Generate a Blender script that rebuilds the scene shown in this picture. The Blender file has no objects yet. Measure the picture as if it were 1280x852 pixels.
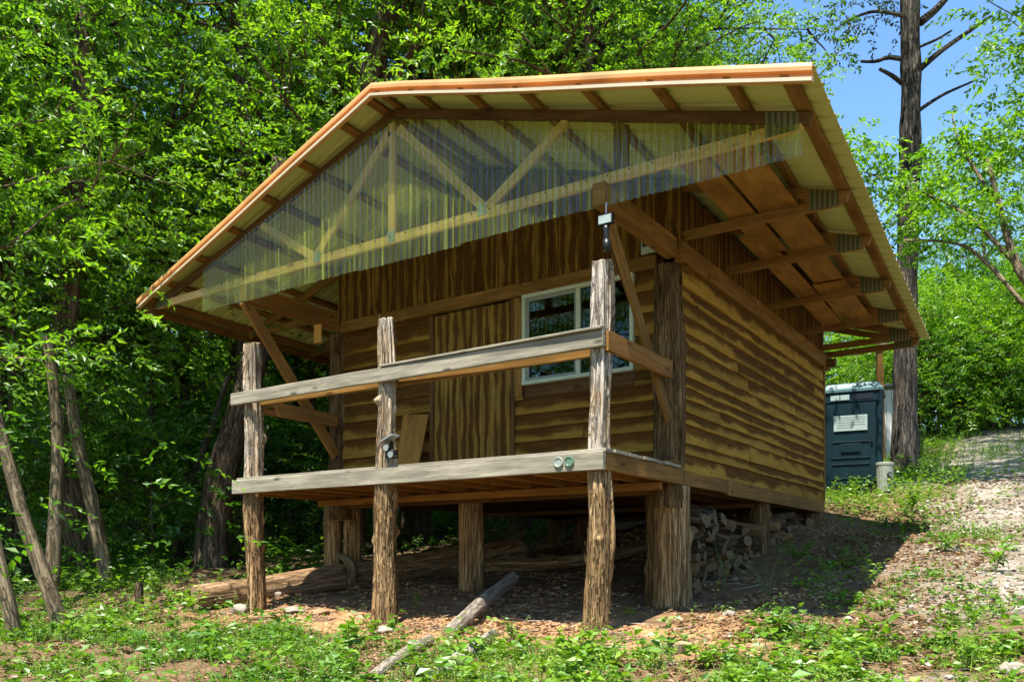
import bpy, math, random
import numpy as np
from math import sin, cos, pi, radians, sqrt, atan2
from mathutils import Vector, Matrix
random.seed(7); RNG = np.random.default_rng(7)
S = bpy.context.scene
COL = S.collection

# ------------------------------------------------------------------ camera model (world axes = cabin axes, metres)
CX, HZ, F = 640.0, 698.0, 1056.34
YAW = radians(34.018)
CAM = (3.25, -6.191, 1.0)
sy_, cy_ = sin(YAW), cos(YAW)
def P(px, py, D):            # a place seen in that direction, D metres deep
    a = (px-CX)/F*D
    return Vector((CAM[0]+a*cy_-D*sy_, CAM[1]+a*sy_+D*cy_, CAM[2]+(HZ-py)/F*D))

# ------------------------------------------------------------------ small helpers
def vnoise(x, y, seed=0):
    x = np.asarray(x, float); y = np.asarray(y, float)
    xi = np.floor(x).astype(np.int64); yi = np.floor(y).astype(np.int64)
    fx = x-xi; fy = y-yi
    fx = fx*fx*(3-2*fx); fy = fy*fy*(3-2*fy)
    def h(a, b):
        n = (a*374761393 + b*668265263 + seed*974634777) & 0x7fffffff
        n = (n ^ (n >> 13))*1274126177 & 0x7fffffff
        return ((n ^ (n >> 16)) & 0xffff)/65535.0
    return (h(xi,yi)*(1-fx)+h(xi+1,yi)*fx)*(1-fy)+(h(xi,yi+1)*(1-fx)+h(xi+1,yi+1)*fx)*fy
def fbm(x, y, seed=0, o=4):
    s = 0; a = .5
    for i in range(o):
        s = s + a*vnoise(np.asarray(x)*2**i, np.asarray(y)*2**i, seed+i*17); a *= .5
    return s
def props(o, label=None, cat=None, group=None, kind=None):
    if label: o['label'] = label
    if cat: o['category'] = cat
    if group: o['group'] = group
    if kind: o['kind'] = kind
    return o
def empty(name, loc, label=None, cat=None, group=None, rz=0):
    o = bpy.data.objects.new(name, None); COL.objects.link(o)
    o.location = loc; o.rotation_euler = (0, 0, rz); o.empty_display_size = .2
    return props(o, label, cat, group)

class MB:
    """collects polygons (with uv) for ONE mesh object"""
    def __init__(s): s.v = []; s.f = []; s.uv = []; s.m = []
    def add(s, vs, fs, uvs=None, m=0):
        b = len(s.v); s.v += [tuple(p) for p in vs]
        for i, f in enumerate(fs):
            s.f.append([b+k for k in f]); s.m.append(m)
            s.uv.append(uvs[i] if uvs else [(0, 0)]*len(f))
    def beam(s, p0, p1, w, h, up=(0, 0, 1), bev=.004, m=0, jit=0.0):
        """board from p0 to p1 (centre line), w sideways, h along up"""
        p0 = Vector(p0); p1 = Vector(p1); d = p1-p0; L = d.length; d = d/L
        up = Vector(up); sd = d.cross(up).normalized(); up = sd.cross(d)
        b = min(bev, w*.2, h*.2)
        prof = [(-w/2+b,-h/2),(w/2-b,-h/2),(w/2,-h/2+b),(w/2,h/2-b),(w/2-b,h/2),(-w/2+b,h/2),(-w/2,h/2-b),(-w/2,-h/2+b)]
        n = max(2, int(L/.45)+1) if jit else 2
        vs = []; n8 = 8
        for i in range(n):
            t = i/(n-1); j = Vector((0,0,0))
            if jit and 0 < i < n-1: j = sd*random.uniform(-jit,jit)+up*random.uniform(-jit,jit)
            for (a, c) in prof: vs.append(p0+d*L*t+sd*a+up*c+j)
        per = [0]
        for k in range(n8):
            a, c = prof[k], prof[(k+1) % n8]; per.append(per[-1]+math.hypot(a[0]-c[0], a[1]-c[1]))
        uo = random.uniform(0, 40); vo = random.uniform(0, 40)
        fs = []; us = []
        for i in range(n-1):
            for k in range(n8):
                fs.append([i*n8+k, i*n8+(k+1) % n8, (i+1)*n8+(k+1) % n8, (i+1)*n8+k])
                u0, u1 = uo+L*i/(n-1), uo+L*(i+1)/(n-1)
                us.append([(u0, vo+per[k]), (u0, vo+per[k+1]), (u1, vo+per[k+1]), (u1, vo+per[k])])
        fs.append(list(range(n8))[::-1]); us.append([(uo+prof[k][0], vo+prof[k][1]) for k in range(n8)][::-1])
        fs.append([(n-1)*n8+k for k in range(n8)]); us.append([(uo+prof[k][0], vo+prof[k][1]) for k in range(n8)])
        s.add(vs, fs, us, m); return s
    def box(s, x0, x1, y0, y1, z0, z1, m=0, bev=.004):
        dx, dy, dz = x1-x0, y1-y0, z1-z0
        c = ((x0+x1)/2, (y0+y1)/2, (z0+z1)/2)
        if dx >= dy and dx >= dz: s.beam((x0,c[1],c[2]), (x1,c[1],c[2]), dy, dz, (0,0,1), bev, m)
        elif dy >= dz: s.beam((c[0],y0,c[2]), (c[0],y1,c[2]), dx, dz, (0,0,1), bev, m)
        else: s.beam((c[0],c[1],z0), (c[0],c[1],z1), dx, dy, (0,1,0), bev, m)
        return s
    def log(s, pts, radii, seg=16, ridge=0.0, lump=0.0, seed=0, ring=.06, cap=True, m=0, capm=None, nr=9, knots=0, slant=0):
        """bark covered log: tube along pts, lengthwise ridges, lumps and knots"""
        pts = [Vector(p) for p in pts]
        cum = [0]
        for a, b in zip(pts, pts[1:]): cum.append(cum[-1]+(b-a).length)
        L = cum[-1]; n = max(2, int(L/ring)+1)
        rng = np.random.default_rng(seed+1000)
        kn = [(rng.uniform(.05, .95)*L, rng.uniform(0, 2*pi), rng.uniform(.03, .05)) for _ in range(knots)]
        vs = []; uo = random.uniform(0, 30); vo = random.uniform(0, 30)
        prev = None
        for i in range(n):
            t = L*i/(n-1)
            k = min(len(pts)-2, max(j for j in range(len(cum)) if cum[j] <= t+1e-9) if t < L else len(pts)-2)
            q = (t-cum[k])/(cum[k+1]-cum[k])
            def ct(j):
                j = max(0, min(len(pts)-1, j)); return pts[j]
            p_1, p0, p1, p2 = ct(k-1), ct(k), ct(k+1), ct(k+2)
            c = .5*((2*p0)+(p1-p_1)*q+(2*p_1-5*p0+4*p1-p2)*q*q+(3*p0-3*p1+p2-p_1)*q**3)
            d = ((p1-p0)*.6+(p2-p_1)*.2).normalized()
            r = radii[k]*(1-q)+radii[k+1]*q
            if prev is None:
                a = Vector((1,0,0)) if abs(d.x) < .8 else Vector((0,1,0))
                sd = d.cross(a).normalized()
            else: sd = (prev-d*prev.dot(d)).normalized()
            prev = sd; up = d.cross(sd)
            th = np.arange(seg)/seg*2*pi
            rr = np.full(seg, r)
            if ridge:
                x = np.cos(th)*nr/3; y = np.sin(th)*nr/3
                rr = rr+ridge*(vnoise(x*2+seed*3.1+t*.35, y*2+t*.25, seed)-.5)*2+ridge*.7*(vnoise(x*4+seed+t*1.1, y*4+t*.9, seed+5)-.5)*2
            if lump:
                rr = rr+lump*(vnoise(np.cos(th)*1.1+t*1.7, np.sin(th)*1.1+t*.9+seed, seed+9)-.5)*2
            for (kt, ka, kr) in kn:
                dd = np.sqrt(((np.angle(np.exp(1j*(th-ka))))*r)**2+(t-kt)**2)
                rr = rr+kr*.9*np.exp(-(dd/kr)**2)
            for j in range(seg):
                off = 0
                if slant and i == n-1: off = slant*cos(th[j])
                vs.append(c+sd*(rr[j]*cos(th[j]))+up*(rr[j]*sin(th[j]))+d*off)
        fs = []; us = []
        rm = sum(radii)/len(radii)
        for i in range(n-1):
            for j in range(seg):
                fs.append([i*seg+j, i*seg+(j+1) % seg, (i+1)*seg+(j+1) % seg, (i+1)*seg+j])
                u0, u1 = uo+L*i/(n-1), uo+L*(i+1)/(n-1)
                v0, v1 = vo+j/seg*2*pi*rm, vo+(j+1)/seg*2*pi*rm
                us.append([(u0,v0),(u0,v1),(u1,v1),(u1,v0)])
        s.add(vs, fs, us, m)
        if cap:
            b = len(s.v)-n*seg
            for ids, o in ((range(seg-1,-1,-1), b), (range(seg), b+(n-1)*seg)):
                s.f.append([o+j for j in ids]); s.m.append(m if capm is None else capm)
                s.uv.append([(cos(j/seg*2*pi)*rm, sin(j/seg*2*pi)*rm) for j in ids])
        return s
    def build(s, name, mat, parent=None, smooth=False, origin=None):
        me = bpy.data.meshes.new(name)
        o = Vector((0,0,0))
        if parent is not None:
            p = parent; o = Vector((0,0,0))
            while p is not None: o = o+p.location; p = p.parent
        elif origin is not None: o = Vector(origin)
        me.from_pydata([(a-o.x, b-o.y, c-o.z) for a, b, c in s.v], [], s.f)
        uvl = me.uv_layers.new(name='UVMap')
        uvl.data.foreach_set('uv', np.array([c for f in s.uv for c in f], dtype=np.float32).ravel())
        mats = mat if isinstance(mat, (list, tuple)) else [mat]
        for m_ in mats: me.materials.append(m_)
        me.polygons.foreach_set('material_index', s.m)
        if smooth: me.polygons.foreach_set('use_smooth', [len(f) <= 4 for f in s.f])
        me.update()
        ob = bpy.data.objects.new(name, me); COL.objects.link(ob)
        if parent is not None: ob.parent = parent
        elif origin is not None: ob.location = o
        return ob
def npmesh(name, V, Fc, mat, smooth=False, k=3):
    me = bpy.data.meshes.new(name)
    V = np.asarray(V, np.float32); Fc = np.asarray(Fc, np.int32)
    me.vertices.add(len(V)); me.vertices.foreach_set('co', V.ravel())
    n = len(Fc); me.loops.add(n*k); me.loops.foreach_set('vertex_index', Fc.ravel())
    me.polygons.add(n); me.polygons.foreach_set('loop_start', np.arange(n, dtype=np.int32)*k)
    try: me.polygons.foreach_set('loop_total', np.full(n, k, np.int32))
    except Exception: pass
    me.polygons.foreach_set('use_smooth', np.full(n, smooth))
    me.materials.append(mat); me.update(calc_edges=True); me.validate()
    return me
def link(name, me, parent=None, loc=(0,0,0), rz=0, sc=1):
    o = bpy.data.objects.new(name, me); COL.objects.link(o); o.parent = parent
    o.location = loc; o.rotation_euler = (0,0,rz); o.scale = (sc,)*3 if not isinstance(sc, tuple) else sc
    return o

# ------------------------------------------------------------------ materials
class NT:
    def __init__(s, name):
        s.m = bpy.data.materials.new(name); s.m.use_nodes = True
        s.t = s.m.node_tree; s.t.nodes.clear()
        s.out = s.t.nodes.new('ShaderNodeOutputMaterial')
    def n(s, typ, **kw):
        nd = s.t.nodes.new('ShaderNode'+typ)
        for k, v in kw.items():
            if k.startswith('i_'):
                key = k[2:]; key = int(key) if key.isdigit() else key.replace('_', ' ')
                if isinstance(v, bpy.types.NodeSocket): s.t.links.new(v, nd.inputs[key])
                else: nd.inputs[key].default_value = v
            else: setattr(nd, k, v)
        return nd
    def math(s, op, a, b=0.0, c=None, clamp=False):
        kw = {'i_0': a, 'i_1': b}
        if c is not None: kw['i_2'] = c
        nd = s.n('Math', operation=op, **kw); nd.use_clamp = clamp
        return nd.outputs[0]
    def ramp(s, fac, stops, interp='LINEAR'):
        nd = s.n('ValToRGB', i_0=fac); cr = nd.color_ramp; cr.interpolation = interp
        while len(cr.elements) < len(stops): cr.elements.new(.5)
        for e, (p, c) in zip(cr.elements, stops):
            e.position = p; e.color = (*c, 1) if not isinstance(c, (int, float)) else (c, c, c, 1)
        return nd.outputs[0]
    def mix(s, fac, a, b, mode='MIX'):
        nd = s.n('MixRGB', blend_type=mode, i_0=fac)
        for i, q in ((1, a), (2, b)):
            if isinstance(q, bpy.types.NodeSocket): s.t.links.new(q, nd.inputs[i])
            else: nd.inputs[i].default_value = (*q, 1)
        return nd.outputs[0]
    def noise(s, vec, scale=1, detail=4, rough=.55, dist=0):
        return s.n('TexNoise', i_Vector=vec, i_Scale=scale, i_Detail=detail, i_Roughness=rough, i_Distortion=dist).outputs[0]
    def mapv(s, vec, sc=(1,1,1), loc=(0,0,0)):
        return s.n('Mapping', i_Vector=vec, i_Scale=sc, i_Location=loc).outputs[0]
    def bump(s, h, st=.5, d=.01):
        return s.n('Bump', i_Height=h, i_Strength=st, i_Distance=d).outputs[0]
    def bsdf(s, col, rough=.7, normal=None, spec=.3, metal=0.0):
        nd = s.n('BsdfPrincipled', i_Metallic=metal)
        nd.inputs['Specular IOR Level'].default_value = spec
        for k, v in (('Base Color', col), ('Roughness', rough)):
            if isinstance(v, bpy.types.NodeSocket): s.t.links.new(v, nd.inputs[k])
            else: nd.inputs[k].default_value = (*v, 1) if k == 'Base Color' else v
        if normal is not None: s.t.links.new(normal, nd.inputs['Normal'])
        return nd.outputs[0]
    def done(s, sh):
        s.t.links.new(sh, s.out.inputs[0]); return s.m
    def uv(s): return s.n('UVMap').outputs[0]

def wood(name, dark, mid, light, stain=.5, rough=.75, knots=True, bump=.5, grain=22):
    t = NT(name); uv = t.uv()
    g = t.noise(t.mapv(uv, (1.6, grain, 1)), 1, 5, .65, .3)
    g2 = t.noise(t.mapv(uv, (6, grain*6, 1)), 1, 3, .6)
    big = t.noise(t.mapv(uv, (1.1, 3.5, 1)), 1, 3)
    f = t.math('ADD', t.math('MULTIPLY', g, .62), t.math('MULTIPLY', g2, .38))
    c = t.ramp(f, [(.3, dark), (.5, mid), (.7, light)])
    c = t.mix(t.ramp(big, [(.42, 0), (.66, stain)]), c, tuple(q*.42 for q in mid))
    if knots:
        v = t.n('TexVoronoi', i_Vector=t.mapv(uv, (2.3, 7, 1)), i_Scale=1.0)
        k = t.ramp(v.outputs['Distance'], [(.07, 1.0), (.17, 0)])
        c = t.mix(t.math('MULTIPLY', k, .75), c, tuple(q*.35 for q in dark))
    return t.done(t.bsdf(c, rough, t.bump(f, bump, .006), .1))
def waney(name, heart, heart2, sap, sap2, width=.3, amp=.55, both=False):
    """rough sawn slab boards: dark heart, pale wavy sapwood edge; uv.y runs 0..1 across the board"""
    t = NT(name); uv = t.uv()
    sp = t.n('SeparateXYZ', i_0=uv); u, v = sp.outputs[0], sp.outputs[1]
    vf = t.math('FRACT', v); bid = t.math('FLOOR', v)
    vec = t.n('CombineXYZ', i_0=u, i_1=t.math('MULTIPLY', bid, 7.31), i_2=0.0).outputs[0]
    w1 = t.noise(t.mapv(vec, (1.7, 1, 1)), 1, 4, .55)
    w2 = t.noise(t.mapv(vec, (1.1, 1, 1), (50, 3, 0)), 1, 4, .6)
    e1 = t.math('ADD', vf, t.math('MULTIPLY', t.math('SUBTRACT', w1, .5), -amp*1.7))
    wn = t.n('TexWhiteNoise', noise_dimensions='1D'); t.t.links.new(bid, wn.inputs['W'])
    e1 = t.math('ADD', e1, t.math('MULTIPLY', t.math('SUBTRACT', wn.outputs['Value'], .5), .38))
    w3 = t.noise(t.mapv(uv, (5, 2.5, 1), (3, 8, 0)), 1, 5, .65)
    e1 = t.math('ADD', e1, t.math('MULTIPLY', t.math('SUBTRACT', w3, .5), .42))
    m = t.ramp(e1, [(width-.13, 1.0), (width-.02, .75), (width+.05, .25), (width+.2, 0.0)])
    if both:
        e2 = t.math('ADD', t.math('SUBTRACT', 1.0, vf), t.math('MULTIPLY', t.math('SUBTRACT', w2, .5), -amp*1.7))
        m = t.math('MAXIMUM', m, t.ramp(t.math('ADD', e2, t.math('MULTIPLY', t.math('SUBTRACT', w3, .5), .3)), [(width*.75-.07, 1.0), (width*.75, .6), (width*.75+.09, 0.0)]))
    g = t.noise(t.mapv(uv, (1.8, 9, 1)), 1, 5, .65, .3)
    blot = t.noise(t.mapv(uv, (2.2, 1.1, 1), (9, 9, 0)), 1, 3)
    h = t.mix(t.ramp(g, [(.35, 0), (.65, 1)]), heart, heart2)
    s_ = t.mix(t.ramp(g, [(.35, 0), (.7, 1)]), sap, sap2)
    c = t.mix(m, h, s_)
    c = t.mix(t.ramp(blot, [(.5, 0), (.72, .55)]), c, heart)
    kv = t.n('TexVoronoi', i_Vector=t.mapv(vec, (1.9, 1, 1)), i_Scale=1.0)
    kk = t.n('TexVoronoi', i_Vector=t.mapv(uv, (2.1, 2.6, 1)), i_Scale=1.0)
    c = t.mix(t.ramp(kk.outputs['Distance'], [(.05, .85), (.13, 0)]), c, tuple(q*.3 for q in heart))
    idv = t.noise(t.n('CombineXYZ', i_0=t.math('MULTIPLY', bid, 3.77), i_1=.5, i_2=0.0).outputs[0], 1, 1)
    c = t.mix(t.ramp(idv, [(.35, .35), (.5, 0)]), c, tuple(q*.55 for q in heart2))
    crk = t.noise(t.mapv(uv, (.9, 14, 1), (7, 2, 0)), 1, 4, .7, .5)
    c = t.mix(t.ramp(crk, [(.66, 0), (.70, .8)]), c, tuple(q*.22 for q in heart))
    pale = t.noise(t.mapv(uv, (3.1, 1.7, 1), (1, 5, 0)), 1, 5, .7)
    c = t.mix(t.ramp(pale, [(.60, 0), (.74, .4)]), c, sap2)
    return t.done(t.bsdf(c, .85, t.bump(t.math('ADD', g, t.math('MULTIPLY', m, .5)), .5, .008), .06))
def bark(name, dark, mid, light, sc=14, bump=.9, patch=None, cs=.5):
    t = NT(name); uv = t.uv()
    a = t.noise(t.mapv(uv, (1.3, sc, 1)), 1, 6, .7, .6)
    b = t.noise(t.mapv(uv, (7, sc*4, 1)), 1, 4, .65)
    f = t.math('ADD', t.math('MULTIPLY', a, .65), t.math('MULTIPLY', b, .35))
    c = t.ramp(f, [(.34, dark), (.48, mid), (.62, light), (.75, tuple(min(1, q*1.25) for q in light))])
    cv = t.noise(t.mapv(uv, (1.7, sc*1.9, 1), (2, 6, 0)), 1, 5, .6, 1.2)
    crev = t.ramp(cv, [(.455, 0), (.49, 1), (.505, 1), (.54, 0)])
    if patch:
        pn = t.noise(t.mapv(uv, (1.6, 3.2, 1), (4, 4, 0)), 1, 4, .6)
        c = t.mix(t.ramp(pn, [(.47, 0), (.6, .8)]), c, patch)
    c = t.mix(t.math('MULTIPLY', crev, cs), c, tuple(q*.35 for q in dark))
    f = t.math('SUBTRACT', f, t.math('MULTIPLY', crev, .45))
    return t.done(t.bsdf(c, .9, t.bump(f, bump, .05), spec=.12))
def plain(name, col, rough=.5, metal=0.0, spec=.4, var=.25, sc=6):
    t = NT(name); g = t.n('TexCoord').outputs['Object']
    n = t.noise(g, sc, 4)
    c = t.mix(t.ramp(n, [(.3, 0), (.7, var)]), col, tuple(q*.45 for q in col))
    return t.done(t.bsdf(c, rough, None, spec, metal))
def leafmat(name, a, b, c, trans=.58, gloss=.035):
    t = NT(name)
    r = t.n('NewGeometry').outputs['Random Per Island']
    orr = t.n('ObjectInfo').outputs['Random']
    pos = t.noise(t.n('NewGeometry').outputs['Position'], .45, 2)
    f = t.math('ADD', t.math('MULTIPLY', r, .5), t.math('MULTIPLY', pos, .7))
    f = t.math('ADD', f, t.math('MULTIPLY', t.math('SUBTRACT', orr, .5), .3))
    col = t.ramp(f, [(.3, a), (.6, b), (.9, c)])
    d = t.n('BsdfDiffuse', i_Color=col).outputs[0]
    tc = t.mix(1.0, col, (1.35, 1.35, .5), 'MULTIPLY')
    tr = t.n('BsdfTranslucent', i_Color=tc).outputs[0]
    gl = t.n('BsdfGlossy', i_Color=(1, 1, 1, 1), i_Roughness=.45).outputs[0]
    m1 = t.n('MixShader', i_0=trans, i_1=d, i_2=tr).outputs[0]
    return t.done(t.n('MixShader', i_0=gloss, i_1=m1, i_2=gl).outputs[0])

M = {}
M['lumber'] = wood('old_lumber', (.10,.048,.012), (.21,.11,.028), (.32,.185,.055), .6)
M['lumber_dark'] = wood('dark_lumber', (.06,.030,.010), (.12,.064,.022), (.19,.11,.04), .55)
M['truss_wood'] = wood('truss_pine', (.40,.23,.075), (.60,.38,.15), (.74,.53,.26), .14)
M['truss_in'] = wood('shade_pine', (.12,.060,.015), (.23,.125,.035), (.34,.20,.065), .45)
M['red_lumber'] = wood('treated_lumber', (.13,.056,.013), (.24,.115,.030), (.34,.18,.05), .5)
M['grey_wood'] = wood('weathered_grey_wood', (.10,.085,.06), (.27,.24,.175), (.47,.42,.31), .5, .9)
M['ply'] = wood('plywood', (.17,.078,.016), (.31,.16,.036), (.42,.24,.065), .75, .6, False, .2, 9)
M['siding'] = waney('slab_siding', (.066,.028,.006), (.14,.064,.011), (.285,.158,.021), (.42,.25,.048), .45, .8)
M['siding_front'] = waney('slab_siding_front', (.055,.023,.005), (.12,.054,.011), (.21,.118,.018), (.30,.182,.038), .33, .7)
M['vert'] = waney('upright_slabs', (.048,.020,.005), (.112,.049,.010), (.185,.10,.016), (.26,.15,.033), .22, .9, True)
M['door_wood'] = waney('door_slabs', (.052,.024,.006), (.11,.053,.013), (.20,.12,.025), (.29,.185,.046), .24, .8, True)
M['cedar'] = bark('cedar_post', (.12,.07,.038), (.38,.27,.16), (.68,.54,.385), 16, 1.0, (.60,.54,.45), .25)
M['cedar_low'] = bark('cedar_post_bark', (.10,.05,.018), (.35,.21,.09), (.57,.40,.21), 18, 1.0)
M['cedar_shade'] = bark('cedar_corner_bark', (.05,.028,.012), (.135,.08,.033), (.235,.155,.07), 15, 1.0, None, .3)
M['end_grain'] = plain('end_grain', (.42,.28,.15), .85, var=.7, sc=30)
M['bark'] = bark('tree_bark', (.04,.028,.017), (.105,.074,.045), (.19,.14,.09), 8, 1.0, None, .35)
M['bark_pale'] = bark('sapling_bark', (.09,.066,.038), (.19,.145,.085), (.30,.235,.145), 8, .8)
M['bark_pine'] = bark('rough_bark', (.010,.009,.008), (.055,.046,.037), (.21,.18,.145), 12, 1.0)
M['deadwood'] = bark('dead_wood', (.13,.10,.07), (.34,.28,.21), (.52,.45,.36), 16, .8)
M['fallen'] = bark('fallen_log_wood', (.12,.065,.03), (.30,.18,.09), (.45,.31,.18), 14, .9)
M['copper'] = plain('orange_trim_metal', (.72,.365,.13), .34, .15, .5, .6, 2.2)
M['drip'] = plain('trim_lip', (.72,.58,.38), .4, .2, .5, .2, 3)
M['galv'] = plain('galvanised_plate', (.42,.46,.47), .45, .6, .5, .4, 40)
M['frame_white'] = plain('window_vinyl', (.44,.49,.36), .45, var=.2)
M['sash'] = plain('sash_grey', (.22,.25,.22), .5, var=.2)
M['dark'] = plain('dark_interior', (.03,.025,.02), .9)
M['black'] = plain('black_plastic', (.012,.012,.013), .35)
M['toilet'] = plain('green_plastic', (.003,.019,.024), .5, spec=.18, var=.55, sc=2.5)
M['toilet_roof'] = plain('grey_green_plastic', (.10,.17,.17), .5, var=.5, sc=5)
M['sign'] = plain('sign_plate', (.32,.39,.35), .5, var=.4, sc=18)
M['bin'] = plain('bin_plastic', (.30,.32,.26), .5, var=.5, sc=9)
M['shedboard'] = wood('whitewashed_board', (.48,.46,.41), (.70,.69,.63), (.80,.79,.74), .35)
M['shedroof'] = plain('tin_roof', (.26,.26,.25), .6, .2, var=.5)
M['rock'] = plain('limestone', (.36,.31,.24), .9, var=.75, sc=7)
M['rock_brown'] = plain('sandstone', (.36,.20,.10), .9, var=.6, sc=7)
M['yellow'] = plain('yellow_wood', (.50,.25,.05), .6, var=.3)
M['paper'] = plain('notice', (.45,.50,.38), .5, var=.6, sc=25)
M['leaf'] = leafmat('leaf', (.050,.145,.009), (.115,.265,.012), (.225,.40,.02))
M['leaf_dark'] = leafmat('leaf_dark', (.036,.12,.010), (.075,.195,.013), (.15,.29,.018))
M['leaf_lite'] = leafmat('leaf_light', (.085,.215,.010), (.165,.335,.014), (.27,.44,.025))
M['leaf_pine'] = leafmat('leaf_pine', (.03,.06,.025), (.05,.095,.04), (.08,.13,.055), .2)
M['weed'] = leafmat('weed_leaf', (.06,.16,.009), (.12,.26,.012), (.22,.35,.02), .38, .04)
M['grass'] = leafmat('grass_blade', (.06,.15,.009), (.12,.24,.015), (.22,.31,.04), .3, .04)
M['litter'] = leafmat('dead_leaves', (.12,.065,.03), (.25,.15,.078), (.42,.29,.17), .1, .02)
# metal roof underside / top
t = NT('roof_sheet'); g = t.n('TexCoord').outputs['Object']
n = t.noise(t.mapv(g, (.6,.6,.6)), 1.5, 4)
top = t.mix(t.ramp(n, [(.35,0),(.7,.5)]), (.42,.20,.06), (.22,.11,.04))
und = t.mix(t.ramp(n, [(.35,0),(.7,.35)]), (.50,.53,.20), (.37,.40,.135))
nzz = t.n('SeparateXYZ', i_0=t.n('NewGeometry').outputs['True Normal']).outputs[2]
M['roof'] = t.done(t.bsdf(t.mix(t.math('LESS_THAN', nzz, 0.0), top, und), .5, None, .4, .0))
# clear corrugated panel: grimy, green tinted, streaks along its corrugations
t = NT('clear_corrugated_panel'); g = t.n('TexCoord').outputs['Object']
st = t.noise(t.mapv(g, (24, 1, .25)), 1, 3, .6)
dirt = t.noise(t.mapv(g, (2.2, 1, 1.5)), 1.4, 5, .6)
spk = t.noise(g, 60, 3)
trn = t.n('BsdfTransparent', i_Color=(.89, .95, .69, 1)).outputs[0]
film = t.n('MixShader', i_0=.3, i_1=t.n('BsdfDiffuse', i_Color=(.42,.49,.07,1)).outputs[0],
           i_2=t.n('BsdfTranslucent', i_Color=(.42,.49,.07,1)).outputs[0]).outputs[0]
fac = t.math('ADD', t.ramp(st, [(.46, .02), (.57, .10), (.66, .42), (.74, .6)]), t.ramp(dirt, [(.4, 0), (.75, .12)]))
wvx = t.n('TexWave', i_Vector=g, bands_direction='X'); wvx.inputs['Scale'].default_value = 4.62
fac = t.math('ADD', fac, t.ramp(wvx.outputs['Fac'], [(.90, 0), (.98, .38)]))
fac = t.math('ADD', fac, t.ramp(spk, [(.66, 0), (.72, .2)]), clamp=True)
mx = t.n('MixShader', i_0=fac, i_1=trn, i_2=film).outputs[0]
gls = t.n('BsdfGlossy', i_Color=(1,1,1,1), i_Roughness=.03).outputs[0]
fr = t.n('Fresnel', i_IOR=1.5).outputs[0]
M['clear'] = t.done(t.n('MixShader', i_0=t.math('MULTIPLY', fr, .75, clamp=True), i_1=mx, i_2=gls).outputs[0])
# window glass
t = NT('window_glass')
gl = t.n('BsdfGlossy', i_Color=(.8,.9,.85,1), i_Roughness=.02).outputs[0]
dk = t.n('BsdfTransparent', i_Color=(.35,.4,.36,1)).outputs[0]
fr = t.n('Fresnel', i_IOR=1.5).outputs[0]
M['glass'] = t.done(t.n('MixShader', i_0=t.math('MULTIPLY', fr, 1.0, clamp=True), i_1=dk, i_2=gl).outputs[0])

# ------------------------------------------------------------------ terrain
ctrl = [(-.1,.1,.38),(-2.5,.1,.33),(-4.46,.1,.40),(0,1.7,.55),(-2.7,1.75,.62),(-4.9,1.8,.66),(0,4.46,1.06),(0,7.09,1.36),(-4.7,7,1.25),(-2.4,4.4,1.0)]
for a in [(84,790,8.5),(20,800,7.2),(262,705,13),(130,716,12),(0,852,6),(320,852,5.6),(640,852,5.3),(960,852,5.0),(1280,852,4.7),(1280,705,8.5),(1100,668,11.5),
          (1068,612,17),(1133,592,18.5),(1280,605,15),(1280,565,20),(1180,540,27),(1290,533,28),(600,664,18),(60,690,20),(400,672,20),(1000,640,13),(1340,640,13)]:
    p = P(*a); ctrl.append((p.x, p.y, p.z))
ctrl += [(3.25,-6.19,-.35),(3,-12,-1.2),(-8,-6,-.3),(12,-8,.6),(-30,5,1.4),(-28,35,4.2),(-42,24,6.5),(-58,6,6),(-46,48,8),(0,48,6.3),(25,45,7.5),(24,8,4.2),(60,20,9),(-70,0,2),(0,90,9),(-60,80,6),(60,80,10),(0,-60,-4),(60,-40,2),(-60,-60,-3),(100,100,12),(-100,100,6),(100,-100,0),(-100,-100,-4)]
ctrl = np.array(ctrl)
def _k(r2): return np.where(r2 > 1e-9, .5*r2*np.log(np.maximum(r2, 1e-9)), 0)
_n = len(ctrl); _c = ctrl[:, :2]
_A = np.zeros((_n+3, _n+3)); _A[:_n,:_n] = _k(((_c[:,None]-_c[None])**2).sum(-1))+np.eye(_n)*.02
_A[:_n,_n] = 1; _A[:_n,_n+1:] = _c; _A[_n,:_n] = 1; _A[_n+1:,:_n] = _c.T
_w = np.linalg.solve(_A, np.r_[ctrl[:,2], 0, 0, 0])
def Hs(x, y):
    x = np.asarray(x, float); y = np.asarray(y, float); sh = x.shape
    q = np.stack([x.ravel(), y.ravel()], 1); out = np.empty(len(q))
    for i in range(0, len(q), 20000):
        b = q[i:i+20000]
        out[i:i+20000] = _k(((b[:,None]-_c[None])**2).sum(-1))@_w[:_n]+_w[_n]+b@_w[_n+1:]
    return out.reshape(sh)
def Hn(x, y):
    return Hs(x, y)+(fbm(np.asarray(x)*1.3, np.asarray(y)*1.3, 3)-.47)*.11+(fbm(np.asarray(x)*6, np.asarray(y)*6, 8, 3)-.43)*.035
def H(x, y): return float(Hn(np.array([x]), np.array([y]))[0])
def axis(lo, hi, a, b, step, grow=1.13):
    v = list(np.arange(a, b, step)); s = step; q = v[-1]
    while q < hi: s *= grow; q += s; v.append(q)
    s = step; q = v[0]
    while q > lo: s *= grow; q -= s; v.insert(0, q)
    return np.array(v)
ax = axis(-110, 110, -9, 9, .07); ay = axis(-110, 110, -5, 13, .07)
GX, GY = np.meshgrid(ax, ay); GZ = Hn(GX, GY)
nx, ny = len(ax), len(ay)
ii = np.arange(nx*ny).reshape(ny, nx)
quads = np.stack([ii[:-1,:-1], ii[:-1,1:], ii[1:,1:], ii[1:,:-1]], -1).reshape(-1, 4)
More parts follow.
